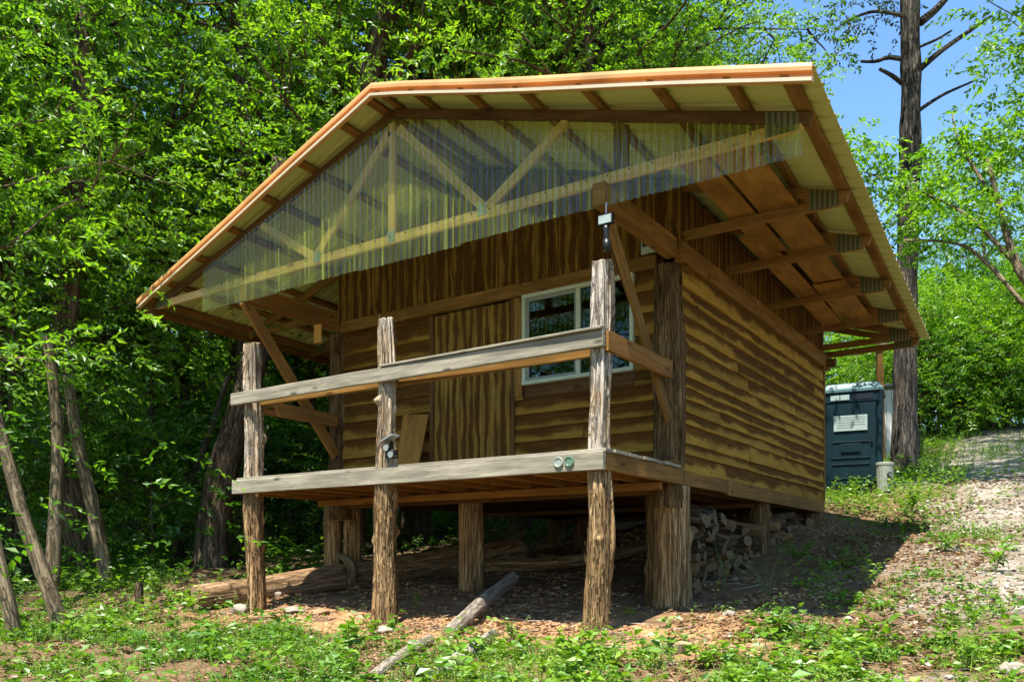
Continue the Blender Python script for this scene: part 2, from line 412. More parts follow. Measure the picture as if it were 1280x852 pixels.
def segdist(x, y, pts):
    d = np.full(np.shape(x), 1e9)
    for a, b in zip(pts, pts[1:]):
        a = np.array(a[:2]); b = np.array(b[:2]); ab = b-a
        tt = np.clip(((x-a[0])*ab[0]+(y-a[1])*ab[1])/(ab@ab), 0, 1)
        d = np.minimum(d, np.hypot(x-a[0]-tt*ab[0], y-a[1]-tt*ab[1]))
    return d
def sstep(a, b, x):
    q = np.clip((x-a)/(b-a), 0, 1); return q*q*(3-2*q)
road = [P(1420,760,7), P(1290,625,12.5), P(1270,585,17), P(1268,552,25), P(1340,528,32)]
def masks(x, y):
    nz = fbm(x*.9, y*.9, 21); nz2 = fbm(x*2.7, y*2.7, 33)
    gr = 1-sstep(.7, 1.9, segdist(x, y, road)+(nz-.5)*2.6)
    gr = gr*(.5+.5*sstep(.36, .5, nz2*.5+fbm(x*.5, y*2.0, 77)*.5))
    yard = sstep(.6, 2.0, x-.12*y)*(1-sstep(7, 10, y))*sstep(-4, -1, y)       # stony yard beside the cabin
    gr = np.maximum(gr, yard*sstep(.49, .60, nz2*.6+nz*.4)*.55)
    clay = np.exp(-((y-.1-(nz-.5)*.8)/np.where(y > 0, 1.0, .75))**2)*sstep(-5.6, -4.6, x)*(1-sstep(.6, 2.2, x))
    clay = clay*sstep(.30, .46, nz2)
    pk = 1-sstep(4, 9, np.hypot(x+1, y+1))
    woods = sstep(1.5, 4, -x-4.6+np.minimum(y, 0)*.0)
    green = np.clip(sstep(.36, .5, fbm(x*.35, y*.35, 5)), 0, 1)*sstep(9, 14, y)*sstep(-6, -2, x)
    return gr, clay, woods, green
ground_me = npmesh('ground', np.stack([GX, GY, GZ], -1).reshape(-1, 3), quads, None, True, 4) if False else None
t = NT('forest_ground')
g = t.n('TexCoord').outputs['Object']
def att(nm): return t.n('Attribute', attribute_name=nm).outputs['Fac']
n1 = t.noise(g, 9, 6, .7); n2 = t.noise(g, 45, 4, .7); n3 = t.noise(g, 1.5, 4)
soil = t.mix(t.ramp(n1, [(.35,0),(.65,1)]), (.080,.044,.023), (.20,.125,.068))
soil = t.mix(t.ramp(n2, [(.5,0),(.75,.7)]), soil, (.29,.20,.12))
clayc = t.mix(t.ramp(n1, [(.35,0),(.65,1)]), (.30,.145,.055), (.47,.28,.14))
vor = t.n('TexVoronoi', i_Vector=g, i_Scale=26.0)
grav = t.mix(vor.outputs['Color'], (.18,.16,.125), (.42,.39,.33))
grav = t.mix(t.ramp(n1, [(.42,0),(.6,.75)]), grav, (.19,.14,.09))
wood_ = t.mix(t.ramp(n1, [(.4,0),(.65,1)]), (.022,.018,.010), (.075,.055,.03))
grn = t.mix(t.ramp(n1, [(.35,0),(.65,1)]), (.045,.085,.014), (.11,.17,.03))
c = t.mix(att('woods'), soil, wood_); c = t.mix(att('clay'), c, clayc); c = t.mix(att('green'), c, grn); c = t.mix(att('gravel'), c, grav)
hh = t.math('ADD', t.math('MULTIPLY', n1, .6), t.math('MULTIPLY', n2, .4))
M['ground'] = t.done(t.bsdf(c, .95, t.bump(hh, .8, .03), .1))
me = npmesh('ground', np.stack([GX, GY, GZ], -1).reshape(-1, 3), quads, M['ground'], True, 4)
for nm, arr in zip(('gravel','clay','woods','green'), masks(GX, GY)):
    a = me.attributes.new(nm, 'FLOAT', 'POINT'); a.data.foreach_set('value', np.ascontiguousarray(arr, np.float32).ravel())
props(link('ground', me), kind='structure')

# ------------------------------------------------------------------ THE CABIN
cab = empty('cabin', (-2.4, 0, .4), 'raised brown slab sided cabin with an orange trimmed gable roof and log post porch', 'cabin')
def part(mb, name, mat, parent=cab, smooth=False, label=None):
    o = mb.build(name, mat, parent, smooth)
    if label: o['label'] = label
    return o
DZ = 1.885
# --- log posts of the porch
def porch_post(x, y, top, r0, r1, lean, seed, topr, label):
    zb = H(x, y)-.25
    q = MB(); L = top-zb
    pts = [(x+lean[0]*(1-k)+random.uniform(-.018,.018), y+lean[1]*(1-k), zb+L*k) for k in np.linspace(0, 1, 7)]
    rad = [r0*1.12, r0*.98, r0*.94, (r0+r1)/2, r1, r1, topr]
    q.log(pts, rad, 56, .024, .02, seed, .022, True, 0, 2, 11, 6, .015)
    for k in range(420):
        t_ = random.uniform(.02,.97) if k % 6 == 0 else random.uniform(.02,.46); a_ = random.uniform(0, 6.283); zc = zb+L*t_; rr_ = float(np.interp(t_*6, range(7), rad))*1.0+.006
        cxp = float(np.interp(t_*6, range(7), [p[0] for p in pts])); cyp = float(np.interp(t_*6, range(7), [p[1] for p in pts]))
        ln = random.uniform(.05,.22); w_ = random.uniform(.08,.2); lift = random.choice((.002,.004,.008,.016,.03)); tw = random.uniform(-.12,.12)
        v_ = [(cxp+(rr_+o_)*cos(a_+aa+tw*h_), cyp+(rr_+o_)*sin(a_+aa+tw*h_), zc+h_*ln) for (aa,h_,o_) in ((-w_/2,0,lift*.3),(w_/2,0,lift*.3),(w_/2.4,.5,.003),(-w_/2.4,.5,.003),(w_/4,1,lift),(-w_/4,1,lift))]
        uo_ = random.uniform(0,30); q.add(v_, [[0,1,2,3],[3,2,4,5]], [[(uo_,uo_),(uo_,uo_+.02),(uo_+ln/2,uo_+.02),(uo_+ln/2,uo_)],[(uo_+ln/2,uo_),(uo_+ln/2,uo_+.02),(uo_+ln,uo_+.015),(uo_+ln,uo_)]])
    o = q.build('porch_post', [M['cedar'], M['cedar_low'], M['end_grain']], cab, True)
    zs = np.array([p.center.z for p in o.data.polygons])+cab.location.z
    mi = np.array([p.material_index for p in o.data.polygons]); mi[(zs < DZ-.1) & (mi == 0)] = 1
    o.data.polygons.foreach_set('material_index', mi.astype(np.int32)); o['label'] = label
porch_post(-.07, .09, 3.49, .095, .072, (-.05, 0), 11, .06, 'tallest pale porch post at the near corner')
porch_post(-2.48, .08, 3.39, .105, .078, (-.02, 0), 23, .075, 'shaggy middle porch post')
porch_post(-4.56, .10, 3.44, .085, .07, (.1, 0), 31, .065, 'slender leaning porch post at the far end')
# --- corner posts and piers
def post(x, y, z0, z1, r, seed, name, mat, label=None, seg=24):
    q = MB(); q.log([(x, y, z0), (x+random.uniform(-.02,.02), y, (z0+z1)/2), (x, y, z1)], [r*1.06, r, r*.97], seg, r*.1, r*.1, seed, .05, True, 0, 1, 8, 3)
    part(q, name, [mat, M['end_grain']], cab, True, label)
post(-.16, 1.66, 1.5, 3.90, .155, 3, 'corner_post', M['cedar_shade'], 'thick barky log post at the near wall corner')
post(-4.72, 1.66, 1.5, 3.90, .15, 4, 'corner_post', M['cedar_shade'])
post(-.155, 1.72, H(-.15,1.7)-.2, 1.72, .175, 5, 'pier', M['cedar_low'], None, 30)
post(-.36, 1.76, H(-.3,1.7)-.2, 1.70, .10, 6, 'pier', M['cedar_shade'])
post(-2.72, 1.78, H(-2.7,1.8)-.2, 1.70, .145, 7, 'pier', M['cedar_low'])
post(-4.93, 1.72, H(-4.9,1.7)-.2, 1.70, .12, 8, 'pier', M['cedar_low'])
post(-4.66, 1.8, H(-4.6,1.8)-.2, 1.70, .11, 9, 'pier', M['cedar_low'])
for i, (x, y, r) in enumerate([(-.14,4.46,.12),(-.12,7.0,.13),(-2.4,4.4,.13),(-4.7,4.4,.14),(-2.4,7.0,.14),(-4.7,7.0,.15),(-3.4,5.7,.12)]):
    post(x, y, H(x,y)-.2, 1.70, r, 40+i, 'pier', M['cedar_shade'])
# --- floor frame
for (a, b) in (((-4.72,-.022,1.808), (.0,-.022,1.808)),):
    q = MB(); q.beam(a, b, .044, .155, (0,0,1), .006, jit=.002); part(q, 'rim_board', M['grey_wood'], label='grey weathered front rim board')
q = MB(); q.beam((-.024,.002,1.81), (-.024,2.9,1.80), .045, .155, (0,0,1), .005); part(q, 'rim_board', M['lumber'])
q = MB(); q.beam((-.022,2.905,1.79), (-.022,7.12,1.785), .047, .175, (0,0,1), .005); part(q, 'sill_beam', M['lumber'])
q = MB(); q.beam((-4.70,.002,1.81), (-4.70,7.1,1.79), .045, .155, (0,0,1), .005); part(q, 'rim_board', M['red_lumber'])
q = MB(); q.beam((-4.68,7.09,1.79), (-.05,7.09,1.79), .045, .155, (0,0,1), .005); part(q, 'rim_board', M['lumber_dark'])
for x in np.arange(-4.4, -.2, .41):
    q = MB(); q.beam((x,.004,1.80), (x,1.60,1.80), .04, .14, (0,0,1), .004); part(q, 'floor_joist', M['red_lumber'])
    q = MB(); q.beam((x+.05,1.70,1.78), (x+.05,7.06,1.78), .04, .14, (0,0,1), .004); part(q, 'floor_joist', M['lumber_dark'])
q = MB(); q.beam((-4.66,1.22,1.69), (-.052,1.22,1.69), .045, .075, (0,0,1), .004); part(q, 'floor_beam', M['red_lumber'])
for y in (1.655, 4.4, 7.0):
    q = MB(); q.beam((-4.66,y,1.675), (-.055,y,1.675), .09, .06, (0,0,1), .004); part(q, 'floor_beam', M['lumber_dark'])
q = MB()
for k in range(11):
    y0 = .003+k*.143
    q.beam((-4.70, y0+.07, 1.9), (.0+random.uniform(0,.02), y0+.07, 1.9), .137, .028, (0,0,1), .003)
part(q, 'deck', M['grey_wood'])
q = MB(); q.box(-4.66, -.03, 1.62, 7.06, 1.856, 1.88); part(q, 'cabin_floor', M['lumber_dark'])
q = MB(); q.beam((-.5,1.40,1.945), (.03,1.40,1.93), .14, .022, (0,0,1), .003); part(q, 'threshold_board', M['lumber'])
# --- railings
q = MB(); q.beam((-4.74,-.024,2.80), (.0,-.024,2.81), .044, .135, (0,0,1), .006, jit=.003); part(q, 'rail', M['grey_wood'], label='grey weathered front rail')
q = MB(); q.beam((-2.46,.015,2.889), (-.005,-.010,2.892), .135, .022, (0,0,1), .004); part(q, 'rail_cap', M['grey_wood'])
q = MB(); q.beam((-4.66,.16,2.775), (-2.6,.16,2.775), .04, .085, (0,0,1), .004); part(q, 'rail', M['lumber'])
q = MB(); q.beam((-2.40,.16,2.76), (-.2,.16,2.76), .04, .085, (0,0,1), .004); part(q, 'rail', M['lumber'])
q = MB(); q.beam((-.005,.02,2.80), (-.005,1.33,2.80), .044, .165, (0,0,1), .005); part(q, 'rail', M['red_lumber'])
q = MB(); q.beam((-4.64,.14,2.76), (-4.64,1.5,2.76), .044, .165, (0,0,1), .005); part(q, 'rail', M['red_lumber'])
# --- porch beams and braces
q = MB(); q.beam((-.07,.012,4.02), (-.07,1.50,4.02), .12, .19, (0,0,1), .006); part(q, 'porch_beam', M['lumber'])
q = MB(); q.beam((-4.66,.05,4.02), (-4.66,1.50,4.02), .13, .19, (0,0,1), .006); part(q, 'porch_beam', M['red_lumber'])
q = MB(); q.beam((-.095,.20,3.95), (-.095,1.50,2.36), .04, .12, (0,1,0), .005); part(q, 'brace', M['lumber'])
q = MB(); q.beam((-.19,.38,3.9), (-.19,1.50,2.75), .04, .09, (0,1,0), .005); part(q, 'brace', M['lumber_dark'])
q = MB(); q.beam((-4.66,.08,3.93), (-4.66,1.50,2.32), .05, .14, (0,1,0), .005); part(q, 'brace', M['red_lumber'])
# --- walls
def siding_wall(axis_, a0, a1, z0, z1, face, out, course=.155, holes=(), mat='siding', name='log_wall', seed=0, thick=.05, cuts=()):
    """lapped slab boards with wavy lower edges; axis_ 'x' (front wall, faces -y) or 'y' (side wall, faces +x)"""
    q = MB(); rng = np.random.default_rng(seed); z = z0; k = 0
    while z < z1-.02:
        h = min(course*rng.uniform(.74, 1.24), z1-z)
        if z1-(z+h) < .05: h = z1-z
        js = [a0]
        x = a0+rng.uniform(.8, 2.2)
        while x < a1-.5: js.append(x); x += rng.uniform(1.3, 2.6)
        js.append(a1)
        for s0, s1 in zip(js, js[1:]):
            spans = [(s0, s1)]
            for (h0, h1, hz0, hz1) in holes:
                if z+h > hz0+.01 and z < hz1-.01:
                    ns = []
                    for (p, r_) in spans:
                        if r_ <= h0 or p >= h1: ns.append((p, r_)); continue
                        if p < h0: ns.append((p, h0))
                        if r_ > h1: ns.append((h1, r_))
                    spans = ns
            bid = int(rng.integers(1, 400)); uo = rng.uniform(0, 50)
            for (p, r_) in spans:
                if r_-p < .03: continue
                zc0, zc1 = z, z+h
                for (h0, h1, hz0, hz1) in holes:
                    if r_ > h0+.01 and p < h1-.01: pass
                n = max(2, int((r_-p)/.07)); aa = np.linspace(p+.0015, r_-.0015, n+1)
                wv = (fbm(aa*2.0+uo, np.full(n+1, bid*1.7), seed, 3)-.45)*.05
                tone = out*(.028+.012*rng.random())
                vs = []; fs = []; us = []
                for i, xx in enumerate(aa):
                    lo = z-.012+wv[i]*.5-.008; hi = z+h+.012
                    fat = tone*(1+.5*wv[i]/.03*.2)
                    for (zz, dd) in ((lo, 0.0), (lo+.004, fat), (lo+h*.45, fat*.92), (hi, out*.004)):
                        vs.append((xx, face+dd, zz) if axis_ == 'x' else (face+dd, xx, zz))
                vv = (0, .02, .45, .98)
                for i in range(n):
                    for j in range(3):
                        f = [i*4+j, (i+1)*4+j, (i+1)*4+j+1, i*4+j+1]
                        if axis_ == 'y' : pass
                        u0, u1 = uo+aa[i], uo+aa[i+1]
                        fs.append(f); us.append([(u0, bid+vv[j]), (u1, bid+vv[j]), (u1, bid+vv[j+1]), (u0, bid+vv[j+1])])
                q.add(vs, fs, us)
        z += h; k += 1
    return q
def backing(axis_, a0, a1, z0, z1, face, depth, holes=()):
    q = MB()
    xs = sorted({a0, a1, *[h for hh in holes for h in hh[:2]]}); zs = sorted({z0, z1, *[h for hh in holes for h in hh[2:]]})
    for x0, x1 in zip(xs, xs[1:]):
        for zz0, zz1 in zip(zs, zs[1:]):
            if any(x0 >= h[0]-1e-6 and x1 <= h[1]+1e-6 and zz0 >= h[2]-1e-6 and zz1 <= h[3]+1e-6 for h in holes): continue
            d0, d1 = sorted((face, face+depth))
            if axis_ == 'x': q.box(x0, x1, d0, d1, zz0, zz1, bev=0)
            else: q.box(d0, d1, x0, x1, zz0, zz1, bev=0)
    return q
WIN = (-1.84, -.50, 2.90, 3.885); DOOR = (-3.13, -1.955, 1.89, 3.87)
for (w0, w1, b0_, b1_, sd_) in ((-4.60, DOOR[0], -4.62, DOOR[0], 5), (DOOR[1], -.28, DOOR[1], -.2, 6)):
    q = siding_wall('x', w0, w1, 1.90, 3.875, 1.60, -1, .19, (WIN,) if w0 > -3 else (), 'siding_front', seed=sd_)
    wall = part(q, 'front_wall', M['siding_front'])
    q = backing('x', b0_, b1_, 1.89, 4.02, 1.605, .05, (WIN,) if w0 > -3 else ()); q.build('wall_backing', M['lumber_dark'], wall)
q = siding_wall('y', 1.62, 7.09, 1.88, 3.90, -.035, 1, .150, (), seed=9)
wall2 = part(q, 'side_wall', M['siding'])
q = backing('y', 1.66, 7.07, 1.883, 4.1, -.04, -.05); q.build('wall_backing', M['lumber_dark'], wall2)
q = MB(); q.box(-.055, .012, 7.075, 7.125, 1.875, 3.9); q.build('corner_trim', M['lumber'], wall2)
q = MB(); q.box(-4.72, -4.66, 1.6, 7.07, 1.883, 4.1); part(q, 'far_side_wall', M['siding'])
q = MB(); q.box(-4.66, -.09, 7.02, 7.07, 1.883, 5.3); part(q, 'rear_wall', M['siding'])
def upright(axis_, a0, a1, zlo, zhi, face, out, w=.15, seed=0):
    """upright slab boards; zlo / zhi functions of the position along the wall"""
    q = MB(); rng = np.random.default_rng(seed); x = a0
    while x < a1-.01:
        ww = min(w*rng.uniform(.7, 1.25), a1-x)
        bid = int(rng.integers(1, 400)); uo = rng.uniform(0, 50)
        d = out*rng.uniform(.014, .03)
        lo, h0, h1 = zlo(x+ww/2), zhi(x+.003), zhi(x+ww-.003)
        n = 8; vs = []; fs = []; us = []
        for i in range(n+1):
            t_ = i/n
            za, zb = lo+(h0-lo)*t_, lo+(h1-lo)*t_
            wob = rng.uniform(-.006, .006)
            for (xx, zz, dd) in ((x+.002+wob*.3, za, 0), (x+.004+wob, za, d), (x+ww-.004+wob, zb, d), (x+ww-.002, zb, 0)):
                vs.append((xx, face+dd, zz) if axis_ == 'x' else (face+dd, xx, zz))
        vv = (0, .03, .97, .999)
        for i in range(n):
            for j in range(3):
                fs.append([i*4+j, i*4+j+1, (i+1)*4+j+1, (i+1)*4+j])
                u0, u1 = uo+lo+(h0-lo)*i/n, uo+lo+(h0-lo)*(i+1)/n
                us.append([(u0, bid+vv[j]), (u0, bid+vv[j+1]), (u1, bid+vv[j+1]), (u1, bid+vv[j])])
        q.add(vs, fs, us); x += ww
    return q
ZR = 5.50
SLS = {1: .303, -1: .314}
def ridge_x(y): return -2.40-.05*(y-.1)
def roof_z(x, y): return ZR-SLS[1 if x > ridge_x(y) else -1]*abs(x-ridge_x(y))          # underside of the sheet
q = upright('x', -4.66, .0, lambda x: 4.02, lambda x: roof_z(x, 1.57)-.1, 1.565, -1, .13, 3); gw = part(q, 'gable_wall', M['vert'])
q = MB(); q.add([(-4.66,1.572,4.02),(.0,1.572,4.02),(.0,1.572,roof_z(0,1.57)-.1),(-2.47,1.572,roof_z(-2.47,1.57)-.1),(-4.66,1.572,roof_z(-4.66,1.57)-.1),
                 (-4.66,1.60,4.02),(.0,1.60,4.02),(.0,1.60,roof_z(0,1.57)-.1),(-2.47,1.60,roof_z(-2.47,1.57)-.1),(-4.66,1.60,roof_z(-4.66,1.57)-.1)],
                [[0,1,2,3,4],[9,8,7,6,5],[0,5,6,1],[1,6,7,2],[2,7,8,3],[3,8,9,4],[4,9,5,0]]); q.build('wall_backing', M['lumber_dark'], gw)
q = upright('y', 1.60, 7.1, lambda y: 4.10, lambda y: roof_z(0, y)-.1, -.03, 1, .12, 13); uw = part(q, 'upper_side_wall', M['vert'])
q = MB(); q.box(-.06, -.034, 1.6, 7.08, 4.10, 4.62); q.build('wall_backing', M['lumber_dark'], uw)
q = MB(); q.beam((-4.60,1.555,3.95), (-1.84,1.555,3.95), .06, .14, (0,0,1), .005); part(q, 'lintel_beam', M['lumber'])
q = MB(); q.beam((-1.835,1.555,3.95), (-.25,1.555,3.945), .06, .13, (0,0,1), .005); part(q, 'lintel_beam', M['lumber'])
q = MB(); q.beam((-.012,1.55,4.0), (-.012,7.35,4.0), .09, .20, (0,0,1), .006); part(q, 'top_plate', M['lumber'])
q = MB(); q.beam((-.16,7.13,3.99), (.16,7.13,3.96), .1, .12, (0,0,1), .02); part(q, 'top_plate', M['lumber_dark'])
# --- door
q = upright('x', -3.10, -1.985, lambda x: 1.91, lambda x: 3.86, 1.60, -1, .115, 31)
door = part(q, 'door', M['door_wood'])
q = MB(); q.box(-3.1, -1.985, 1.604, 1.63, 1.91, 3.86); q.build('door_backing', M['lumber_dark'], door)
q = MB(); q.beam((-3.125,1.575,1.9), (-3.125,1.575,3.87), .05, .07, (0,1,0), .004); q.build('door_frame', M['lumber_dark'], door)
q = MB(); q.beam((-1.965,1.575,1.9), (-1.965,1.575,3.87), .04, .06, (0,1,0), .004); q.build('door_frame', M['lumber_dark'], door)
q = MB(); q.beam((-1.90,1.57,2.78), (-1.90,1.57,3.87), .10, .04, (0,1,0), .004); part(q, 'window_casing', M['lumber'])
# --- window
q = MB(); x0, x1, z0, z1 = WIN; b = .04; y0, y1 = 1.535, 1.61
q.box(x0, x1, y0, y1, z0, z0+b); q.box(x0, x1, y0, y1, z1-b, z1); q.box(x0, x0+b, y0+.001, y1, z0+b, z1-b); q.box(x1-b, x1, y0+.001, y1, z0+b, z1-b)
win = part(q, 'window', M['frame_white'], label='sliding window with a pale frame')
q = MB(); xm = -1.145
q.box(xm-.02, xm+.02, 1.55, 1.60, z0+b, z1-b)
q.build('mullion', M['frame_white'], win)
q = MB(); c0, c1 = x0+b, xm-.02
for (a_, b_, c_, d_) in ((c0, c1, z0+b, z0+b+.035), (c0, c1, z1-b-.035, z1-b)): q.box(a_, b_, 1.565, 1.60, c_, d_)
for a_ in (c0, c1-.03): q.box(a_, a_+.03, 1.566, 1.60, z0+b+.035, z1-b-.035)
q.build('sash', M['sash'], win)
for (a_, b_) in ((c0+.03, c1-.03), (xm+.02, x1-b)):
    q = MB(); q.box(a_, b_, 1.585, 1.589, z0+b, z1-b, bev=0); q.build('pane', M['glass'], win)
q = MB(); q.box(x0-.3, x1+.2, 2.4, 2.42, 2.4, 4.0); part(q, 'unlit_room_sheet', M['dark'])  # dark sheet added behind the panes, its colour stands in for the unlit room
# --- trusses
def truss(y, mat, front=False, webs=True, halfw=4.08):
    rx = ridge_x(y); q = MB(); tops = []
    for s_ in (-1, 1):
        xe = rx+s_*(halfw-.06)
        q.beam((rx+s_*.005, y, roof_z(rx, y)-.095), (xe, y, roof_z(xe, y)-.095), .038, .09, (0,0,1), .003)
    o = part(q, 'truss', M['lumber_dark'] if front else mat)
    L_, R_ = rx-(halfw-.12), rx+(halfw-.12)
    q = MB(); q.beam((L_, y+.0005, 4.165), (R_, y+.0005, 4.165), .038, .09, (0,0,1), .003); q.build('bottom_chord', mat, o)
    if webs:
        n1, n2 = rx-1.08, rx+1.08
        def web(a, b_, w_=.09):
            w = MB(); w.beam((a[0], y+.001, a[1]), (b_[0], y+.001, b_[1]), .036, w_, (0,1,0), .003)
            # beams with up = y put w across the picture plane
            w2 = MB(); d = Vector((b_[0]-a[0], 0, b_[1]-a[1])).normalized(); up = d.cross(Vector((0,1,0)))
            w2.beam((a[0], y+.001, a[1]), (b_[0], y+.001, b_[1]), .036, w_, up, .003); w2.build('web', mat, o)
        web((rx-.03, 4.21), (rx-.03, 5.32))
        web((n1-.02, 4.215), (rx-.06, 5.24)); web((n2+.02, 4.215), (rx+.06, 5.24))
        web((n1-.06, 4.215), (rx-1.98, roof_z(rx-1.98, y)-.14)); web((n2+.06, 4.215), (rx+1.98, roof_z(rx+1.98, y)-.14))
        for xx, zz in ((n1, 4.20), (n2, 4.20), (rx-.03, 4.19)):
            w = MB(); w.box(xx-.05, xx+.05, y-.022, y-.0195, zz-.05, zz+.055, bev=0); w.build('gusset_plate', M['galv'], o)
    for xe in (L_, R_):
        s_ = 1 if xe > rx else -1
        zt = roof_z(xe-s_*.45, y)-.145
        w = MB()
        w.add([(xe-s_*.02, y-.0215, 4.125), (xe-s_*.27, y-.0215, 4.125), (xe-s_*.27, y-.0215, max(4.2, roof_z(xe-s_*.27, y)-.06)), (xe-s_*.02, y-.0215, roof_z(xe-s_*.02, y)-.06),
               (xe-s_*.02, y-.0195, 4.125), (xe-s_*.27, y-.0195, 4.125), (xe-s_*.27, y-.0195, max(4.2, roof_z(xe-s_*.27, y)-.06)), (xe-s_*.02, y-.0195, roof_z(xe-s_*.02, y)-.06)],
              [[0,1,2,3],[7,6,5,4],[0,4,5,1],[1,5,6,2],[2,6,7,3],[3,7,4,0]])
        w.build('heel_plate', M['heel'], o)
    return o
t = NT('heel_plate'); g = t.n('TexCoord').outputs['Object']
wv = t.n('TexWave', i_Vector=g, i_Scale=7.0, bands_direction='X').outputs['Fac']
M['heel'] = t.done(t.bsdf(t.mix(wv, (.05,.05,.02), (.15,.155,.075)), .5, None, .4, .2))
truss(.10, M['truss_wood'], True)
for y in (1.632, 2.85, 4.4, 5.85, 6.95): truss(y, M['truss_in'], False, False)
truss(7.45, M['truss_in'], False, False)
q = MB(); q.beam((.06,.17,4.12), (.06,.17,4.6), .13, .036, (0,1,0), .003); part(q, 'gable_stud', M['lumber_dark'])
# --- roof: two sheets with ribs, purlins, trim
YB = 7.62
def rake_y(x): return -.235-.046*(x+2.4)
def rz(x, y): return roof_z(x, y)
for s_ in (-1, 1):
    q = MB(); W = 4.16; nr_ = 46; na = 44
    vs = []
    def rib(tq):
        f = (tq*YB/.23) % 1.0
        return .02 if f < .12 or f > .88 else 0.0
    ts = []
    kk = int(8.2/.23)
    for k in range(kk+1):
        for f in (.0, .09, .14, .5, .86, .91): ts.append((k+f)*.23)
    ts = [v for v in ts if v <= 7.9] 
    tot = ts[-1]
    for v in ts:
        f = (v/.23) % 1.0
        ribh = .019 if (f < .10 or f > .90) else 0.0
        for k in range(2):
            q_ = 0.0 if k == 0 else W
            # position along the slope: from ridge to eave
            y = 0; 
            y_f = rake_y(ridge_x(0)+s_*q_); y = y_f+(YB-y_f)*v/tot
            x = ridge_x(y)+s_*q_
            vs.append((x, y, ZR-SLS[s_]*q_+ribh))
    fs = []
    for i in range(len(ts)-1):
        f = [i*2, i*2+1, (i+1)*2+1, (i+1)*2]
        fs.append(f if s_ > 0 else f[::-1])
    q.add(vs, fs)
    o = part(q, 'roof_panel', M['roof'])
    md = o.modifiers.new('s', 'SOLIDIFY'); md.thickness = .0012; md.offset = 1
    md2 = None
    # purlins along y
    xs = [.06, .5, 1.1, 1.7, 2.32, 2.95, 3.55, 3.97] if s_ > 0 else [.10, .48, 1.12, 1.74, 2.36, 2.98, 3.58, 4.0]
    for q_ in xs:
        y0 = rake_y(ridge_x(0)+s_*q_)+.02
        q = MB(); up = Vector((s_*SLS[s_], 0, 1)).normalized()
        z = ZR-SLS[s_]*q_-.026
        q.beam((ridge_x(y0)+s_*q_, y0, z), (ridge_x(YB)+s_*q_, YB-.03, z), .086 if q_ < 3.9 else .11, .036, up, .003)
        part(q, 'purlin', M['red_lumber'] if s_ < 0 else M['lumber'])
    # rake trim: stepped profile along the front edge
    q = MB(); xa, xb = ridge_x(0)+s_*.0, ridge_x(0)+s_*W
    prof = [(.0,-.088),(.016,-.088),(.018,-.064),(-.026,-.056),(-.026,-.028),(.012,-.018),(.013,.010),(.006,.034),(-.004,.042),(-.075,.036),(-.075,.030),(-.03,.030),(-.032,-.088)]
    vs = []
    for k in range(13):
        tq = k/12; x = xa+(xb-xa)*tq; y = rake_y(x); z = ZR-SLS[s_]*abs(x-ridge_x(0))+(.006*sin(tq*9+s_) if 0 < k < 12 else 0)
        for (dy, dz) in prof: vs.append((x, y-dy-.004, z+dz+.012))
    n_ = len(prof); fs = []
    for k in range(12):
        for j in range(n_):
            f = [k*n_+j, (k+1)*n_+j, (k+1)*n_+(j+1) % n_, k*n_+(j+1) % n_]
            fs.append(f[::-1] if s_ > 0 else f)
    e0 = list(range(n_)); e1 = [12*n_+j for j in range(n_)]
    fs += [e0, e1[::-1]] if s_ > 0 else [e0[::-1], e1]
    q.add(vs, fs)
    for i in range(len(q.f)): q.m[i] = 1 if (i < 12*n_ and i % n_ in (0, 1, 11)) else 0
    part(q, 'rake_trim', [M['copper'], M['drip']])
    # eave board
    q = MB(); xe = s_*(W-.04)
    q.beam((ridge_x(-.3)+xe, rake_y(s_*W-2.4)+.06, ZR-SLS[s_]*(W-.04)-.075), (ridge_x(YB)+xe, YB-.03, ZR-SLS[s_]*(W-.04)-.075), .036, .11, (0,0,1), .003)
    if s_ < 0: part(q, 'eave_board', M['lumber'])
q = MB()
q.add([(ridge_x(-.3)-.16, -.235, ZR-.052+.03),(ridge_x(-.3), -.25, ZR+.03),(ridge_x(-.3)+.16, -.25, ZR-.052+.03),(ridge_x(YB)-.16, YB, ZR-.022),(ridge_x(YB), YB, ZR+.034),(ridge_x(YB)+.16, YB, ZR-.022)],
      [[0,3,4,1],[1,4,5,2]])
o = part(q, 'ridge_cap', M['copper']); md = o.modifiers.new('s', 'SOLIDIFY'); md.thickness = .004
# --- clear corrugated gable panel, in lapped sheets with a stepped lower edge
def gable_panel():
    q = MB(); x = -5.38; end = 1.55; k = 0
    pitch = .068
    while x < end-.01:
        w = min(.64, end-x); n = int(w/(pitch/8)); vs = []; us = []; fs = []
        zb = 3.915+random.uniform(-.012, .012); yo = .042-.004*(k % 2)
        for i in range(n+1):
            xx = x+(w+.02)*i/n
            yy = yo+.009*cos(2*pi*xx/pitch)+.003*cos(2*pi*xx/.31+1)
            top = roof_z(xx, .04)-.165
            vs += [(xx, yy, zb), (xx, yy, max(top, zb+.02))]
        for i in range(n): fs.append([i*2, i*2+2, i*2+3, i*2+1])
        q.add(vs, fs); x += w; k += 1
    o = part(q, 'gable_panel', M['clear'], cab, True, 'clear corrugated plastic panel closing the gable')
    sc = MB()
    for k in range(34):
        xx = -5.2+k*.2; 
        for zz in (4.165,): sc.log([(xx, .034, zz), (xx, .022, zz)], [.006,.006], 6, ring=.02)
    sc.build('screws', M['black'], o)
    return o
    return part(q, 'gable_panel', M['clear'], cab, True, 'clear corrugated plastic panel closing the gable')
gable_panel()
